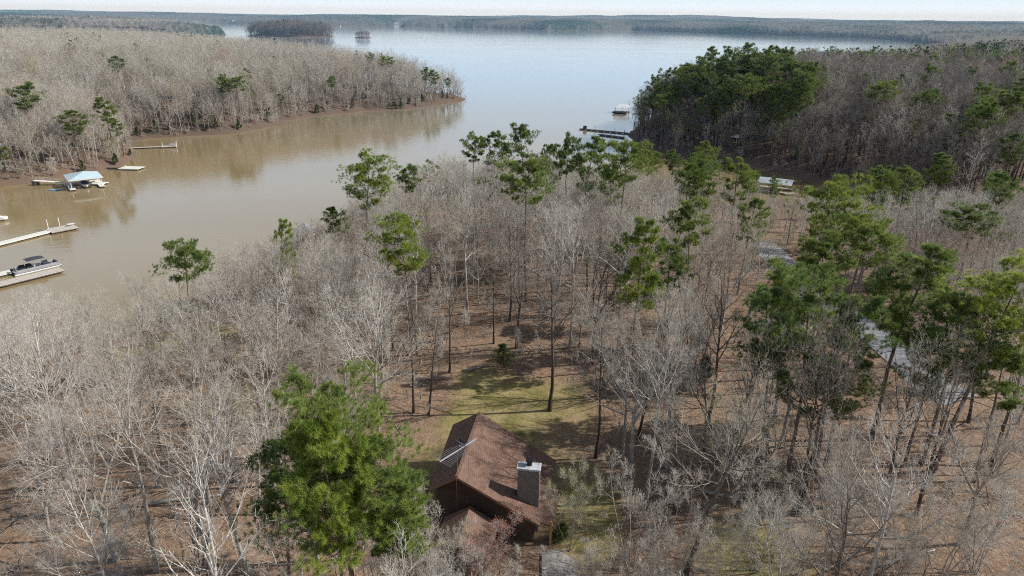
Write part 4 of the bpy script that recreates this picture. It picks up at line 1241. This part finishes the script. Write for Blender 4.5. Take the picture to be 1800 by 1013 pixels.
for px, py, h, lb in [(702, 166, 6, 'small bright evergreen at the peninsula shore'), (619, 172, 6, 'small dark evergreen at the peninsula shore left of the bright one'), (575, 177, 7, 'young evergreen at the narrow peninsula shore'),
                      (340, 190, 8, 'young dark evergreen on the left bank, left of two'), (363, 190, 8, 'young dark evergreen on the left bank, right of two'), (470, 195, 8, 'young evergreen by the sandy point')]:
    top(CEDAR[0], px, py, h, lb, 'young_evergreen', 'tree', w=1.2)
# pines of the right bank
for px, py, h, k, w, lb in [
    (1447, 113, 22, 1, 1.0, 'dark pine with a clear trunk standing behind the cove bank'), (1470, 145, 17, 2, .9, 'dark pine lower right of the clear-trunked pine'),
    (1562, 138, 24, 3, 1.3, 'tall flat-headed pine over the yellow-green clearing'), (1545, 190, 17, 2, .9, 'lower dark pine under the tall flat-headed pine'),
    (1690, 196, 19, 2, 1.3, 'dark pine on the right hillside left of the edge group'), (1745, 166, 23, 3, 1.35, 'left pine of the dark group at the right edge'),
    (1790, 155, 24, 0, 1.5, 'right pine of the dark group at the right edge'), (1675, 268, 17, 4, 1.3, 'dark shaded evergreen right of the clearing'),
    (1718, 356, 15, 3, 1.5, 'dark pine above the red maples'), (1780, 232, 18, 2, 1.2, 'dark pine below the right edge group'), (1600, 92, 22, 3, 1.3, 'broad pine on the far ridge right of the yellow treetops'), (1650, 96, 22, 0, 1.3, 'pine on the far ridge, second right of the yellow treetops'), (1700, 92, 22, 1, 1.4, 'pine on the far ridge, third right of the yellow treetops'), (1762, 92, 22, 3, 1.4, 'pine on the far ridge nearest the right edge'), (1475, 85, 20, 2, 1.2, 'pine on the lake-side ridge of the right point above the clear-trunked pine'), (1380, 86, 19, 3, 1.2, 'pine highest against the lake on the right point'), (1300, 92, 21, 0, 1.2, 'grey-green pine on the skyline of the right point')]:
    top(PINE[k], px, py, h, lb, w=w)

# marked hardwoods
base(BARE[4], 966, 722, 20, 'tall dark-trunked hardwood at the back of the lawn behind the roof', rz=1.0)
base(BARE[3], 753, 730, 15, 'slim leaning hardwood at the left end of the lawn', rz=2.0, w=.8)
base(BARE[4], 727, 726, 16, 'thin dark hardwood beside the slim one at the left end of the lawn', rz=3.0, w=.8)
base(BARE[8], 908, 612, 19, 'thick dark hardwood behind the small evergreen on the lawn', rz=.4)
base(BARE[4], 868, 604, 17, 'slender dark trunk left of the thick hardwood behind the lawn', w=.7)
base(BARE[3], 790, 655, 16, 'slender hardwood left of the small evergreen on the lawn', w=.75)
base(BARE[8], 1040, 640, 18, 'dark leaning forked tree right of the lawn', rz=2.2)
base(BARE[7], 1175, 760, 17, 'broad pale forked tree right of the house with wide spreading limbs', 'forked_hardwood', rz=.3)
base(BARE[4], 1047, 805, 16, 'dark straight hardwood just right of the roof', w=.9)
base(BARE[3], 1122, 770, 17, 'dark slim hardwood between the roof and the broad pale tree', w=.8)
base(BARE[6], 205, 985, 19, 'big pale forked hardwood in the left foreground leaning left', 'forked_hardwood', rz=1.4)
base(BARE[0], 275, 1003, 19, 'straight pale hardwood standing right of the big leaning fork in the left foreground', w=.9)
base(BARE[5], 372, 1000, 19, 'grey many-limbed hardwood left of the dark low pine', 'forked_hardwood', rz=2.7)
base(BARE[2], 440, 1008, 18, 'straight grey hardwood against the left side of the front pines', w=.9)
base(BARE[1], 130, 858, 18, 'pale slim hardwood second from the left edge of the clearing floor', w=.85)
base(BARE[0], 72, 858, 19, 'pale straight hardwood nearest the left edge of the clearing floor', w=.9)
base(BARE[4], 1405, 905, 20, 'dark double hardwood trunk in the right foreground, left stem', w=.9)
base(BARE[4], 1395, 900, 19, 'dark double hardwood trunk in the right foreground, right stem', w=.8, rz=2)
base(BARE[3], 1555, 880, 18, 'dark leaning trunk right of the double trunk in the right foreground', w=.9)
base(BARE[8], 1325, 880, 17, 'stout dark trunk left of the double trunk in the right foreground')
base(BARE[4], 1610, 905, 18, 'dark slim trunk between the leaning trunk and the right edge', w=.8)
base(BARE[3], 1235, 845, 16, 'dark short-limbed trunk behind the yellow budding trees', w=.8)
top(BUDS[0], 1290, 655, 13, 'yellow budding tree right of the broad pale forked tree, larger of two', 'budding_tree', w=1.2)
top(BUDS[0], 1345, 690, 11, 'yellow budding tree, smaller one beside the dark right-hand trunks', 'budding_tree', w=1.1)
top(BUDS[0], 1345, 372, 15, 'tan budding tree left of the road head', 'budding_tree', w=1.3)
top(BUDS[1], 1680, 400, 13, 'red maple in bud in the right-hand wood, redder one', 'red_maple', w=1.2)
top(BUDS[1], 1625, 408, 12, 'pinkish red maple in bud left of the redder maple', 'red_maple', w=1.3)
top(BUDS[3], 850, 925, 6.5, 'red budding shrub in front of the lower wing of the house', 'red_shrub', 'shrub', w=1.2)
top(BUDS[2], 1010, 800, 9, 'budding sapling with pale limbs beside the chimney corner', 'budding_sapling', w=.6)
top(CEDAR[1], 886, 600, 3.6, 'small round evergreen alone at the back of the lawn', 'small_evergreen', 'shrub', w=1.3)
top(CEDAR[0], 985, 918, 1.9, 'low green bush at the front right corner of the house', 'green_bush', 'shrub', w=1.6)
# saplings whose tops show along the lower edge
for px, py, h, k, lb in [
    (60, 880, 8, 0, 'white-twigged sapling clump at the lower left corner'), (150, 868, 9, 2, 'white-twigged sapling clump second from the lower left corner'),
    (215, 890, 8, 1, 'low white sapling clump at the foot of the big leaning fork'), (690, 845, 10, 2, 'white-stemmed saplings in front of the green pines left of the house'),
    (640, 870, 10, 0, 'white-stemmed saplings at the left of the front pines cluster bottom'), (735, 862, 10, 1, 'bare twiggy saplings in front of the house, left of the red shrub'),
    (800, 905, 8, 0, 'grey twiggy sapling clump in front of the lower wing'), (1085, 905, 8, 1, 'grey sapling clump right of the concrete walk'),
    (1130, 790, 11, 2, 'grey twiggy saplings right of the house by the mossy lawn'), (1205, 850, 10, 1, 'pale sapling clump below the yellow budding trees'),
    (1290, 900, 8, 0, 'pale sapling clump left of the stout dark trunk foot'), (1360, 810, 10, 2, 'whitish sapling clump in front of the double trunk'),
    (1450, 770, 12, 1, 'large white-limbed clump in the middle of the right foreground'), (1530, 760, 12, 0, 'spreading white-limbed clump right of the middle clump in the right foreground'),
    (1620, 850, 9, 1, 'spreading sapling clump before the dark slim trunk at right'), (1720, 830, 10, 2, 'twiggy sapling clump near the lower right corner'), (1780, 790, 11, 0, 'twiggy sapling clump at the right edge low down'),
    (1045, 960, 6, 2, 'low twiggy clump over the concrete walk'), (770, 928, 7, 1, 'bare twiggy clump hiding the left part of the lower wing'), (872, 958, 6, 0, 'bare twiggy clump under the red shrub at the bottom edge'), (720, 930, 8, 2, 'bare saplings at the bottom edge between the pines and the house'), (980, 940, 4.5, 1, 'low bare shrub beside the concrete walk'), (930, 985, 5, 1, 'low twiggy clump at the bottom edge before the house'), (1170, 960, 7, 0, 'low grey clump at the bottom edge right of the walk')]:
    top(CLUMP[k], px, py, h, lb, 'sapling_clump', 'sapling', clear=1.5)

for (bx_, by_, L, a, lb) in [(1590, 985, 6, .3, 'fallen dead trunk lying on the leaves in the lower right'), (835, 650, 2.2, .5, 'short fallen log on the lawn edge below the small evergreen'), (330, 880, 6, .2, 'fallen trunk on the leaf litter in the left clearing'), (1290, 880, 5, -.4, 'fallen log between saplings in the right foreground')]:
    x, y = place_by_base(bx_, by_); o = thing('fallen_log', lb, 'log', (x, y, ground_z(x, y) + .12), a)
    mb = MB(); mb.tube([(-L / 2, 0, .05), (-L / 6, .06, .1), (L / 4, -.04, .1), (L / 2, .1, .0)], .17, 9, .08); mb.build('log_trunk', M['log'], o, smooth=True)
    mb = MB(); mb.tube([(L / 5, 0, .12), (L / 5 + .5, .3, .7)], .05, 6, .02); mb.tube([(L / 3, 0, .1), (L / 3 + .6, -.4, .5)], .04, 6, .015); mb.build('branch_stub', M['log'], o)

# ------------------------------------------------------------------ the wood around the house
def jitter_grid(x0, x1, y0, y1, s, rng):
    gx, gy = np.meshgrid(np.arange(x0, x1, s), np.arange(y0, y1, s))
    return gx.ravel() + rng.uniform(-.46, .46, gx.size) * s, gy.ravel() + rng.uniform(-.46, .46, gx.size) * s


def in_frame(x, y, z, h, margin=60):
    p0 = np.stack([x, y, z + h], -1) - CAMP; p1 = np.stack([x, y, z], -1) - CAMP
    dz0 = p0 @ _f; dz1 = p1 @ _f
    u = 900 + FPX * (p0 @ CR) / dz0; vt = 506.5 - FPX * (p0 @ CU) / dz0; vb = 506.5 - FPX * (p1 @ CU) / np.maximum(dz1, 1)
    u1 = 900 + FPX * (p1 @ CR) / np.maximum(dz1, 1)
    return (dz0 > 5) & (u > -margin) & (u < 1800 + margin) & (vt < 1013 + margin) & (vb > -20), u, vt, u1, vb, dz0


def beyond_cove(x, y):
    c = np.array([W(*p) for p in ((700, 300), (1000, 312), (1120, 296), (1200, 308), (1300, 322), (1400, 335), (1480, 355), (1560, 382))])
    return np.where(x > c[-1, 0], y > 163 + (x - 101) * .25, y > np.interp(x, c[:, 0], c[:, 1]))


def lower_to(x, y, z, h, mask, px, py):
    '''heights cut so that the tops show no higher than row py'''
    d_ = ray(px, py); dist = np.hypot(x, y)
    zb = CAM_H + d_[2] / np.hypot(d_[0], d_[1]) * dist
    return np.where(mask, np.minimum(h, zb - z), h)


def trim_top_line(x, y, z, h, rng):
    '''the wood thins to lower trees towards the water, so that the lake stays in view'''
    us = np.array([-80, 120, 250, 400, 480, 560, 620, 700, 800, 900, 1000, 1060, 1130, 1250, 1330, 1400, 1470, 1620, 1900])
    vs = np.array([500, 500, 465, 420, 405, 362, 340, 287, 262, 258, 268, 277, 281, 285, 312, 334, 326, 318, 318])
    _, u, vt, u1, vb, dz = in_frame(x, y, z, h)
    lim = np.interp(u, us, vs) + rng.uniform(0, 22, len(x)) ** 1.0
    dist = np.hypot(x, y); out_ = h.copy()
    dd = np.stack([ray(a, b) for a, b in zip(u, lim)])
    zb = CAM_H + dd[:, 2] / np.hypot(dd[:, 0], dd[:, 1]) * dist
    return np.where(vt < lim, np.minimum(h, zb - z), h)


def trim_for_crowns(x, y, z, h):
    h = h.copy()
    for px, py, tx, ty, ph in CROWNS:
        dt = np.hypot(tx, ty); k = ph * .17 * FPX / dt; bottom = py + ph * .26 * FPX / dt
        dist = np.hypot(x, y)
        _, u, vt, u1, vb, dz = in_frame(x, y, z, h)
        m_ = (dist < dt + 1) & (np.abs(u - px) < k + 2.0 * FPX / dz) & (vt < bottom)
        # height whose top shows just under the crown
        d_ = ray(px, bottom); zb = CAM_H + d_[2] / math.hypot(d_[0], d_[1]) * dist
        h = np.where(m_, np.minimum(h, zb - z), h)
    return h


rg = np.random.default_rng(77)
x, y = jitter_grid(-175, 150, 12, 256, 4.3, rg)
d = land_d(x, y); z = height(x, y, d)
front = ~beyond_cove(x, y) & ~((x < -95) & (y > 140))
h = (8.5 + 11 * rg.random(len(x)) ** .65) * np.clip(.66 + d / 90, .66, 1) * np.where(y > 110, .88, 1)
h = trim_for_crowns(x, y, z, h)
h = trim_top_line(x, y, z, h, rg)
ok = (h > 3.2) & (d > 1.5) & front & (lawn_mask(x, y) < .12) & (road_d(x, y) > 3.3)
hx, hy = x - ctr[0], y - ctr[1]
ok &= ~((np.abs(hx) < 8.5) & (np.abs(hy) < 8.5)) & ~((np.abs(x) < 6.5) & (y > 34) & (y < 46))
for px_, py_, cl in PLACED: ok &= np.hypot(x - px_, y - py_) > cl
inf, u, vt, u1, vb, dz = in_frame(x, y, z, h)
hw = 4.2 * FPX / dz
ok &= inf
# keep the roof, the lawn and the glimpses of water open
for (a, b, c_, e_) in [(745, 1000, 735, 945), (775, 960, 570, 735)]:
    ok &= ~((u1 + hw * .55 > a) & (u1 - hw * .55 < b) & (vt < e_) & (vb > c_))
for (a, b, c_, e_) in [(0, 130, 380, 500), (1370, 1405, 440, 490), (1490, 1572, 545, 612), (1590, 1645, 635, 682)]:
    ok &= ~((u + hw * .6 > a) & (u - hw * .6 < b) & (vt < e_) & (vb > c_))
# thin out the floor seen behind the lawn and left of the pines
thin = ((u1 > 770) & (u1 < 960) & (vb > 430) & (vb < 600) & (rg.random(len(x)) < .45)) | ((u1 > 620) & (u1 < 1180) & (vb > 540) & (vb < 740)) | ((u1 < 480) & (vb > 740))
ok &= ~(thin & (rg.random(len(x)) < .36)) & ~((y < 50) & (u1 < 620) & (rg.random(len(x)) < .62)) & ~((y < 48) & (u1 > 620) & (rg.random(len(x)) < .32))
x, y, z, h, u, vt, u1, vb, dz, d = [q_[ok] for q_ in (x, y, z, h, u, vt, u1, vb, dz, d)]
order = np.argsort(-h / dz)
N_ONE = 255
KINDS = [('slender pale', 0), ('broad-crowned pale', 1), ('tall narrow pale', 2), ('slim dark', 3), ('tall dark', 4), ('forked grey', 5), ('wide forked grey', 6), ('low-forked pale', 7), ('forked dark', 8)]


def zone(x, y, u, vb):
    if u < 470 and y < 62: return 'in the left foreground wood'
    if u < 700 and y < 115: return 'on the left slope behind the front pines'
    if u < 620: return 'on the left slope close to the water'
    if y > 115: return 'on the point behind the lawn, towards the lake'
    if u < 1000: return 'in the wood behind the lawn'
    if u < 1250 and y < 62: return 'in the wood right of the house'
    if y < 62: return 'in the right foreground wood'
    if u < 1330: return 'right of the lawn in the middle wood'
    return 'beside the curving road'


rest = []
for n_, i in enumerate(order):
    if n_ >= N_ONE: rest.append(i); continue
    zn = zone(x[i], y[i], u[i], vb[i])
    pr_ = np.array([1, 1, 1, .5, .5, 1, 1, 1, .6])
    if u[i] > 1000 and y[i] < 75: pr_ = np.array([.7, .6, .7, 1.3, 1.3, .6, .6, .6, .8])
    k = rg.choice(9, p=pr_ / pr_.sum())
    if rg.random() < .022:
        place_tree(BUDS[1], (x[i], y[i]), h[i] * .8, 'bare tree flushed with faint red buds ' + zn, 'red_maple', 'tree', 'reddish budding trees ' + zn, wscale=rg.uniform(.9, 1.2))
        continue
    if rg.random() < .06 and u[i] > 600:
        place_tree(BUDS[0], (x[i], y[i]), h[i] * .75, 'thin budding tree with yellowish twigs ' + zn, 'budding_tree', 'tree', 'budding trees ' + zn, wscale=rg.uniform(.9, 1.2))
        continue
    adj = KINDS[k][0]
    place_tree(BARE[k], (x[i], y[i]), h[i], adj + ' bare hardwood ' + zn, 'forked_hardwood' if k > 4 else 'hardwood', 'tree', adj + ' hardwoods ' + zn, wscale=rg.uniform(.8, 1.1))
rest = np.array(rest)
slim = [i for i in rest if u[i] > 1150 and h[i] > 7.5 and rg.random() < .10][:18]     # slim pines among the bare trees right of the centre
for i in slim:
    j = rg.choice([0, 1, 2, 4]); wd = {0: 'thin-crowned', 1: 'rounded', 2: 'long-crowned', 4: 'ragged'}[j]
    place_tree(PINE[j], (x[i], y[i]), h[i] * 1.35, 'small ' + wd + ' pine among bare trees in the right middle wood', 'pine', 'tree', 'small ' + wd + ' pines in the right middle wood', wscale=rg.uniform(.8, 1.1))
rest = np.array([i for i in rest if i not in set(slim)])


def rots(n, rng, lean=.05): return np.stack([rng.normal(0, lean, n), rng.normal(0, lean, n), rng.uniform(0, 6.28, n)], 1)


def wood(name, x, y, z, h, protos, wts, label, rng, cat='forest'):
    wts = np.asarray(wts, float)
    if wts.ndim == 1: idx = rng.choice(len(protos), len(x), p=wts / wts.sum())
    else:
        cw = np.cumsum(wts / wts.sum(1, keepdims=True), 1); idx = (rng.random((len(x), 1)) > cw).sum(1)
    hp = np.array([p.H for p in protos])[idx]
    return scatter(name, np.stack([x, y, z - .1], 1), h / hp, rots(len(x), rng), idx, protos, label, cat)


wood('point_wood', x[rest], y[rest], z[rest], h[rest], MID + [MIDBUD[0]] + [MIDPINE[2]], [1, 1, 1, .6, 1, .8, .7, .8, .15, .12], 'mass of bare grey trees covering the point in front', rg)

# sticks and leaf-fall on the forest floor
sx, sy = jitter_grid(-75, 80, 24, 125, 2.6, rg)
k = (lawn_mask(sx, sy) < .15) & (road_d(sx, sy) > 2.6) & (rg.random(len(sx)) < .75) & ~((np.abs(sx - ctr[0]) < 7) & (np.abs(sy - ctr[1]) < 8)) & (land_d(sx, sy) > 1)
sx, sy = sx[k], sy[k]; sz = height(sx, sy); k = in_frame(sx, sy, sz, 1)[0]
o = wood('fallen_sticks', sx[k], sy[k], sz[k] + .12, rg.uniform(.5, 1.3, k.sum()), STICKS, [1, 1, 1], 'pale fallen sticks strewn over the leaf litter', rg, 'sticks')

# undergrowth of the near wood
ux, uy = jitter_grid(-140, 120, 20, 240, 3.0, rg)
ud = land_d(ux, uy); uz = height(ux, uy, ud)
k = (ud > 1) & (lawn_mask(ux, uy) < .1) & (road_d(ux, uy) > 3) & (wav(ux, uy, 16, 51) + rg.normal(0, .5, len(ux)) > .25) & ~((np.abs(ux - ctr[0]) < 8) & (np.abs(uy - ctr[1]) < 9)) & ~((np.abs(ux) < 7) & (uy > 30) & (uy < 62))
k &= ~beyond_cove(ux, uy) & ~((ux < -95) & (uy > 140))
inf = in_frame(ux, uy, uz, 4)[0]; k &= inf
ux, uy, uz = ux[k], uy[k], uz[k]
wood('undergrowth', ux, uy, uz, rg.uniform(1.2, 4.2, len(ux)), MIDSHRUB + WHIP, [1, 1, .07, 1.7, 1.7], 'thin twiggy undergrowth on the forest floor', rg, 'undergrowth')

# left peninsula
x, y = jitter_grid(-700, -20, 195, 900, 3.7, rg)
d = land_d(x, y); z = height(x, y, d)
h = rg.uniform(14, 21, len(x)) * np.clip(.6 + d / 40, .6, 1)
inf, u, vt, u1, vb, dz = in_frame(x, y, z, h)
r_ = np.hypot(x, y)
k = inf & (d > 1.2) & (x < -20) & (y > 195 + 0 * x) & ~((y < 205) & (x > -120)) & (rg.random(len(x)) < np.where(r_ > 520, .45, np.where(d < 30, 1, .72)))
for px_, py_, cl in PLACED: k &= np.hypot(x - px_, y - py_) > cl
x, y, z, h, r_, d = x[k], y[k], z[k], h[k], r_[k], d[k]
nr = r_ < 430
wood('left_bank_wood', x[nr], y[nr], z[nr], h[nr], MID + MIDBUD + [MIDPINE[2]], [1, 1, 1, .25, 1, .9, .4, .5, .06, .05, .02], 'bare pinkish-grey wood covering the left bank', rg)
wood('peninsula_wood', x[~nr], y[~nr], z[~nr], h[~nr], FARW + [FARPINE[0]], [1, 1, 1, .03], 'bare wood on the back of the left peninsula', rg)
x, y = jitter_grid(-260, -25, 195, 460, 3.2, rg); d = land_d(x, y); z = height(x, y, d)
k = (d > .4) & (d < 16) & (rg.random(len(x)) < np.where(d < 7, .8, .35)) & in_frame(x, y, z, 3)[0] & (x < -20)
wood('bank_brush', x[k], y[k], z[k], rg.uniform(1.2, 5.5, k.sum()), MIDSHRUB, [1, 1, .3], 'low brush along the left bank', rg, 'brush')

# right-hand point
x, y = jitter_grid(45, 640, 145, 760, 3.7, rg)
d = land_d(x, y); z = height(x, y, d)
h = rg.uniform(16.5, 24, len(x)) * np.clip(.65 + d / 40, .65, 1)
inf, u, vt, u1, vb, dz = in_frame(x, y, z, h)
back = beyond_cove(x, y)
r_ = np.hypot(x, y)
k = inf & (d > 1.2) & back & ((lawn_mask(x, y) < .15) | (rg.random(len(x)) < .35)) & (rg.random(len(x)) < np.where(r_ > 450, .6, 1))
# a gap through which the clearing shows
k &= ~((u1 > 1470) & (u1 < 1620) & (vb > 270) & (vb < 360) & (rg.random(len(x)) < .35))
for px_, py_, cl in PLACED: k &= np.hypot(x - px_, y - py_) > cl
x, y, z, h, r_, u, vt, d = [q_[k] for q_ in (x, y, z, h, r_, u, vt, d)]
ev = np.clip(wav(x, y, 38, 61) * .9 + (u < 1420) * (r_ < 460) * 1.1 + (r_ > 430) * .45 + (u > 1640) * .35, 0, 1.2)
ev = np.where((u > 1420) & (r_ < 380), ev * .12, ev)
stand = np.where((u < 1420) & (r_ < 440) & (vt < 190) & (rg.random(len(x)) < ev * .42))[0][:70]
for i in stand:
    j = rg.integers(0, 5)
    wd = ['thin-crowned', 'rounded', 'long-crowned', 'flat-topped', 'ragged'][j]
    place_tree(PINE[j], (x[i], y[i]), h[i] * 1.28, wd + ' dark pine in the dense stand on the right point', 'pine', 'tree', wd + ' pines in the stand on the right point', wscale=rg.uniform(.85, 1.1))
more = np.where((u > 1400) & (r_ < 330) & (rg.random(len(x)) < .055))[0][:34]
for i in more:
    j = rg.integers(0, 5)
    wd = ['thin-crowned', 'rounded', 'long-crowned', 'flat-topped', 'ragged'][j]
    place_tree(PINE[j], (x[i], y[i]), h[i] * 1.05, wd + ' dark pine among bare trees on the shaded right bank', 'pine', 'tree', wd + ' pines among the bare trees of the right bank', wscale=rg.uniform(.85, 1.15))
stand = np.unique(np.concatenate([stand, more]))
m_ = np.ones(len(x), bool); m_[stand] = False
x, y, z, h, r_, ev = x[m_], y[m_], z[m_], h[m_], r_[m_], ev[m_]
nr = r_ < 430
one = np.ones(len(x))
wt = np.stack([one, one, one, one * .7, one * .4, one * .07, one * .08, ev * .8, ev * .8, ev * .5], 1)
wood('right_bank_wood', x[nr], y[nr], z[nr], h[nr], DARKW + [MID[2]] + MIDBUD + MIDPINE, wt[nr], 'bare dark wood with scattered pines on the right bank', rg)
wt = np.stack([one, one, one, one * .1, one * .05, ev * 1.4, ev * 1.4], 1)
wood('right_hill_wood', x[~nr], y[~nr], z[~nr], h[~nr], FARW + MIDBUD + FARPINE, wt[~nr], 'bare wood and dark pines over the back of the right point', rg)
x, y = jitter_grid(45, 230, 150, 330, 3.2, rg); d = land_d(x, y); z = height(x, y, d)
k = (d > .8) & (rg.random(len(x)) < np.where(d < 14, .7, .3)) & in_frame(x, y, z, 3)[0] & beyond_cove(x, y) & (lawn_mask(x, y) < .1)
wood('right_bank_brush', x[k], y[k], z[k], rg.uniform(1.0, 3.5, k.sum()), MIDSHRUB, [1, 1, .1], 'low brush along the right bank', rg, 'brush')

# hills beyond the points, the wooded island and the islet
x, y = jitter_grid(-1900, 1900, 500, 2600, 10.5, rg)
r_ = np.hypot(x, y); k = (np.abs(x) < y * .8 + 30)
x, y, r_ = x[k], y[k], r_[k]
d = land_d(x, y); z = height(x, y, d)
isl = np.minimum(sdist(x, y, ISLANDS[0]), sdist(x, y, ISLANDS[1])) < 6
k = (d > 1) & ~isl & ~((x < -20) & (x > -700) & (y < 900)) & ~((x > 45) & (x < 640) & (y < 760)) & ((d < 260) | (rg.random(len(x)) < .5))
k &= in_frame(x, y, z, np.full(len(x), 18.))[0]
pat = np.clip(wav(x, y, 70, 71) * .9 + wav(x, y, 25, 72) * .5, 0, 1.3)
x, y, z, r_, pat = x[k], y[k], z[k], r_[k], pat[k]
one = np.ones(len(x)); h = rg.uniform(15, 21, len(x)) * 1.05
for nm, sel, lb in (('left_hill_wood', x < 0, 'hazy wood with dark pine patches on the low land behind the left peninsula'), ('right_back_wood', x >= 0, 'hazy wood with dark pine patches on the rising land beyond the right point')):
    wood(nm, x[sel], y[sel], z[sel], h[sel], FARW + FARPINE, np.stack([one, one, one, pat * 1.3, pat * 1.3], 1)[sel], lb, rg)
for nm, isl, lb, hh in (('island_wood', ISLANDS[0], 'grey wooded island with a red clay edge in the open lake', 31), ('islet_trees', ISLANDS[1], 'tiny clump of bare trees on the small islet', 19)):
    a = np.array(isl); x, y = jitter_grid(a[:, 0].min() - 5, a[:, 0].max() + 5, a[:, 1].min() - 5, a[:, 1].max() + 5, 4.6 if nm == 'island_wood' else 2.8, rg)
    sd_ = -sdist(x, y, isl); k = sd_ > 2
    x, y, sd_ = x[k], y[k], sd_[k]; z = height(x, y)
    wood(nm, x, y, z, rg.uniform(.75, 1.05, len(x)) * hh * np.clip(.6 + sd_ / 30, .6, 1), FARD + FARPINE, [1, 1, .25, .12] if nm == 'island_wood' else [1, 1, .0, .0], lb, rg)
HAZE = 1.1e-4
# ------------------------------------------------------------------ light, haze and sky
SUN_EL, SUN_AZ = R(37), R(5)      # azimuth from +X towards +Y
sd = Vector((math.cos(SUN_EL) * math.cos(SUN_AZ), math.cos(SUN_EL) * math.sin(SUN_AZ), math.sin(SUN_EL)))
sl = bpy.data.lights.new('sun', 'SUN'); sl.energy = 5.0; sl.angle = R(.53); sl.color = (1, .97, .91)
so = bpy.data.objects.new('sun', sl); so.rotation_euler = sd.to_track_quat('Z', 'Y').to_euler(); so.location = (60, 0, 90); COL.objects.link(so)
w = bpy.data.worlds.new('World'); scene.world = w; w.use_nodes = True
nt = w.node_tree; bg = nt.nodes['Background']
sky = nt.nodes.new('ShaderNodeTexSky'); sky.sky_type = 'NISHITA'; sky.sun_disc = False
sky.sun_elevation = SUN_EL; sky.sun_rotation = R(90) - SUN_AZ
sky.air_density = 1.0; sky.dust_density = 2.5; sky.ozone_density = 1.0; sky.altitude = 200
dz = N(nt, 'ShaderNodeSeparateXYZ', {0: N(nt, 'ShaderNodeTexCoord').outputs['Generated']}).outputs[2]
veil = ramp(nt, dz, [(.0, (1, 1, 1)), (.05, (.95, .95, .95)), (.2, (.85, .85, .85)), (.32, (.72, .72, .72)), (.45, (.08, .08, .08)), (.9, (0, 0, 0))])
vcol = ramp(nt, dz, [(.0, (.80, .96, 1.20)), (.014, (.84, .97, 1.15)), (.022, (.74, .88, 1.0)), (.07, (.62, .84, 1.1)), (.3, (.74, .9, 1.1))])
vcol = mixc(nt, 1.0, vcol, (15.5, 15.5, 15.5), 'MULTIPLY')
nt.links.new(mixc(nt, veil, sky.outputs[0], vcol), bg.inputs[0]); bg.inputs[1].default_value = .075   # thin bright cirrus veil, densest low down

# thin haze over the whole lake country
mt, nt, out = new_mat('haze')
vs = N(nt, 'ShaderNodeVolumeScatter', {'Color': (.45, .70, 1, 1), 'Density': HAZE, 'Anisotropy': .0})
nt.links.new(vs.outputs[0], out.inputs['Volume'])
hz = MB().box((0, 6160, 60), (26000, 12000, 180)).build('haze', mt)
tag(hz, 'thin blue haze over the lake', kind='structure')

scene.render.engine = 'CYCLES'
scene.view_settings.view_transform = 'Standard'; scene.view_settings.look = 'None'; scene.view_settings.exposure = 0; scene.view_settings.gamma = 1
cy = scene.cycles
cy.max_bounces = 4; cy.diffuse_bounces = 2; cy.glossy_bounces = 2; cy.transmission_bounces = 2; cy.transparent_max_bounces = 4; cy.volume_bounces = 0
cy.use_denoising = False; cy.pixel_filter_type = 'BLACKMAN_HARRIS'; cy.filter_width = 1.05
cy.caustics_reflective = False; cy.caustics_refractive = False
cy.sample_clamp_indirect = 4
scene.render.use_persistent_data = False
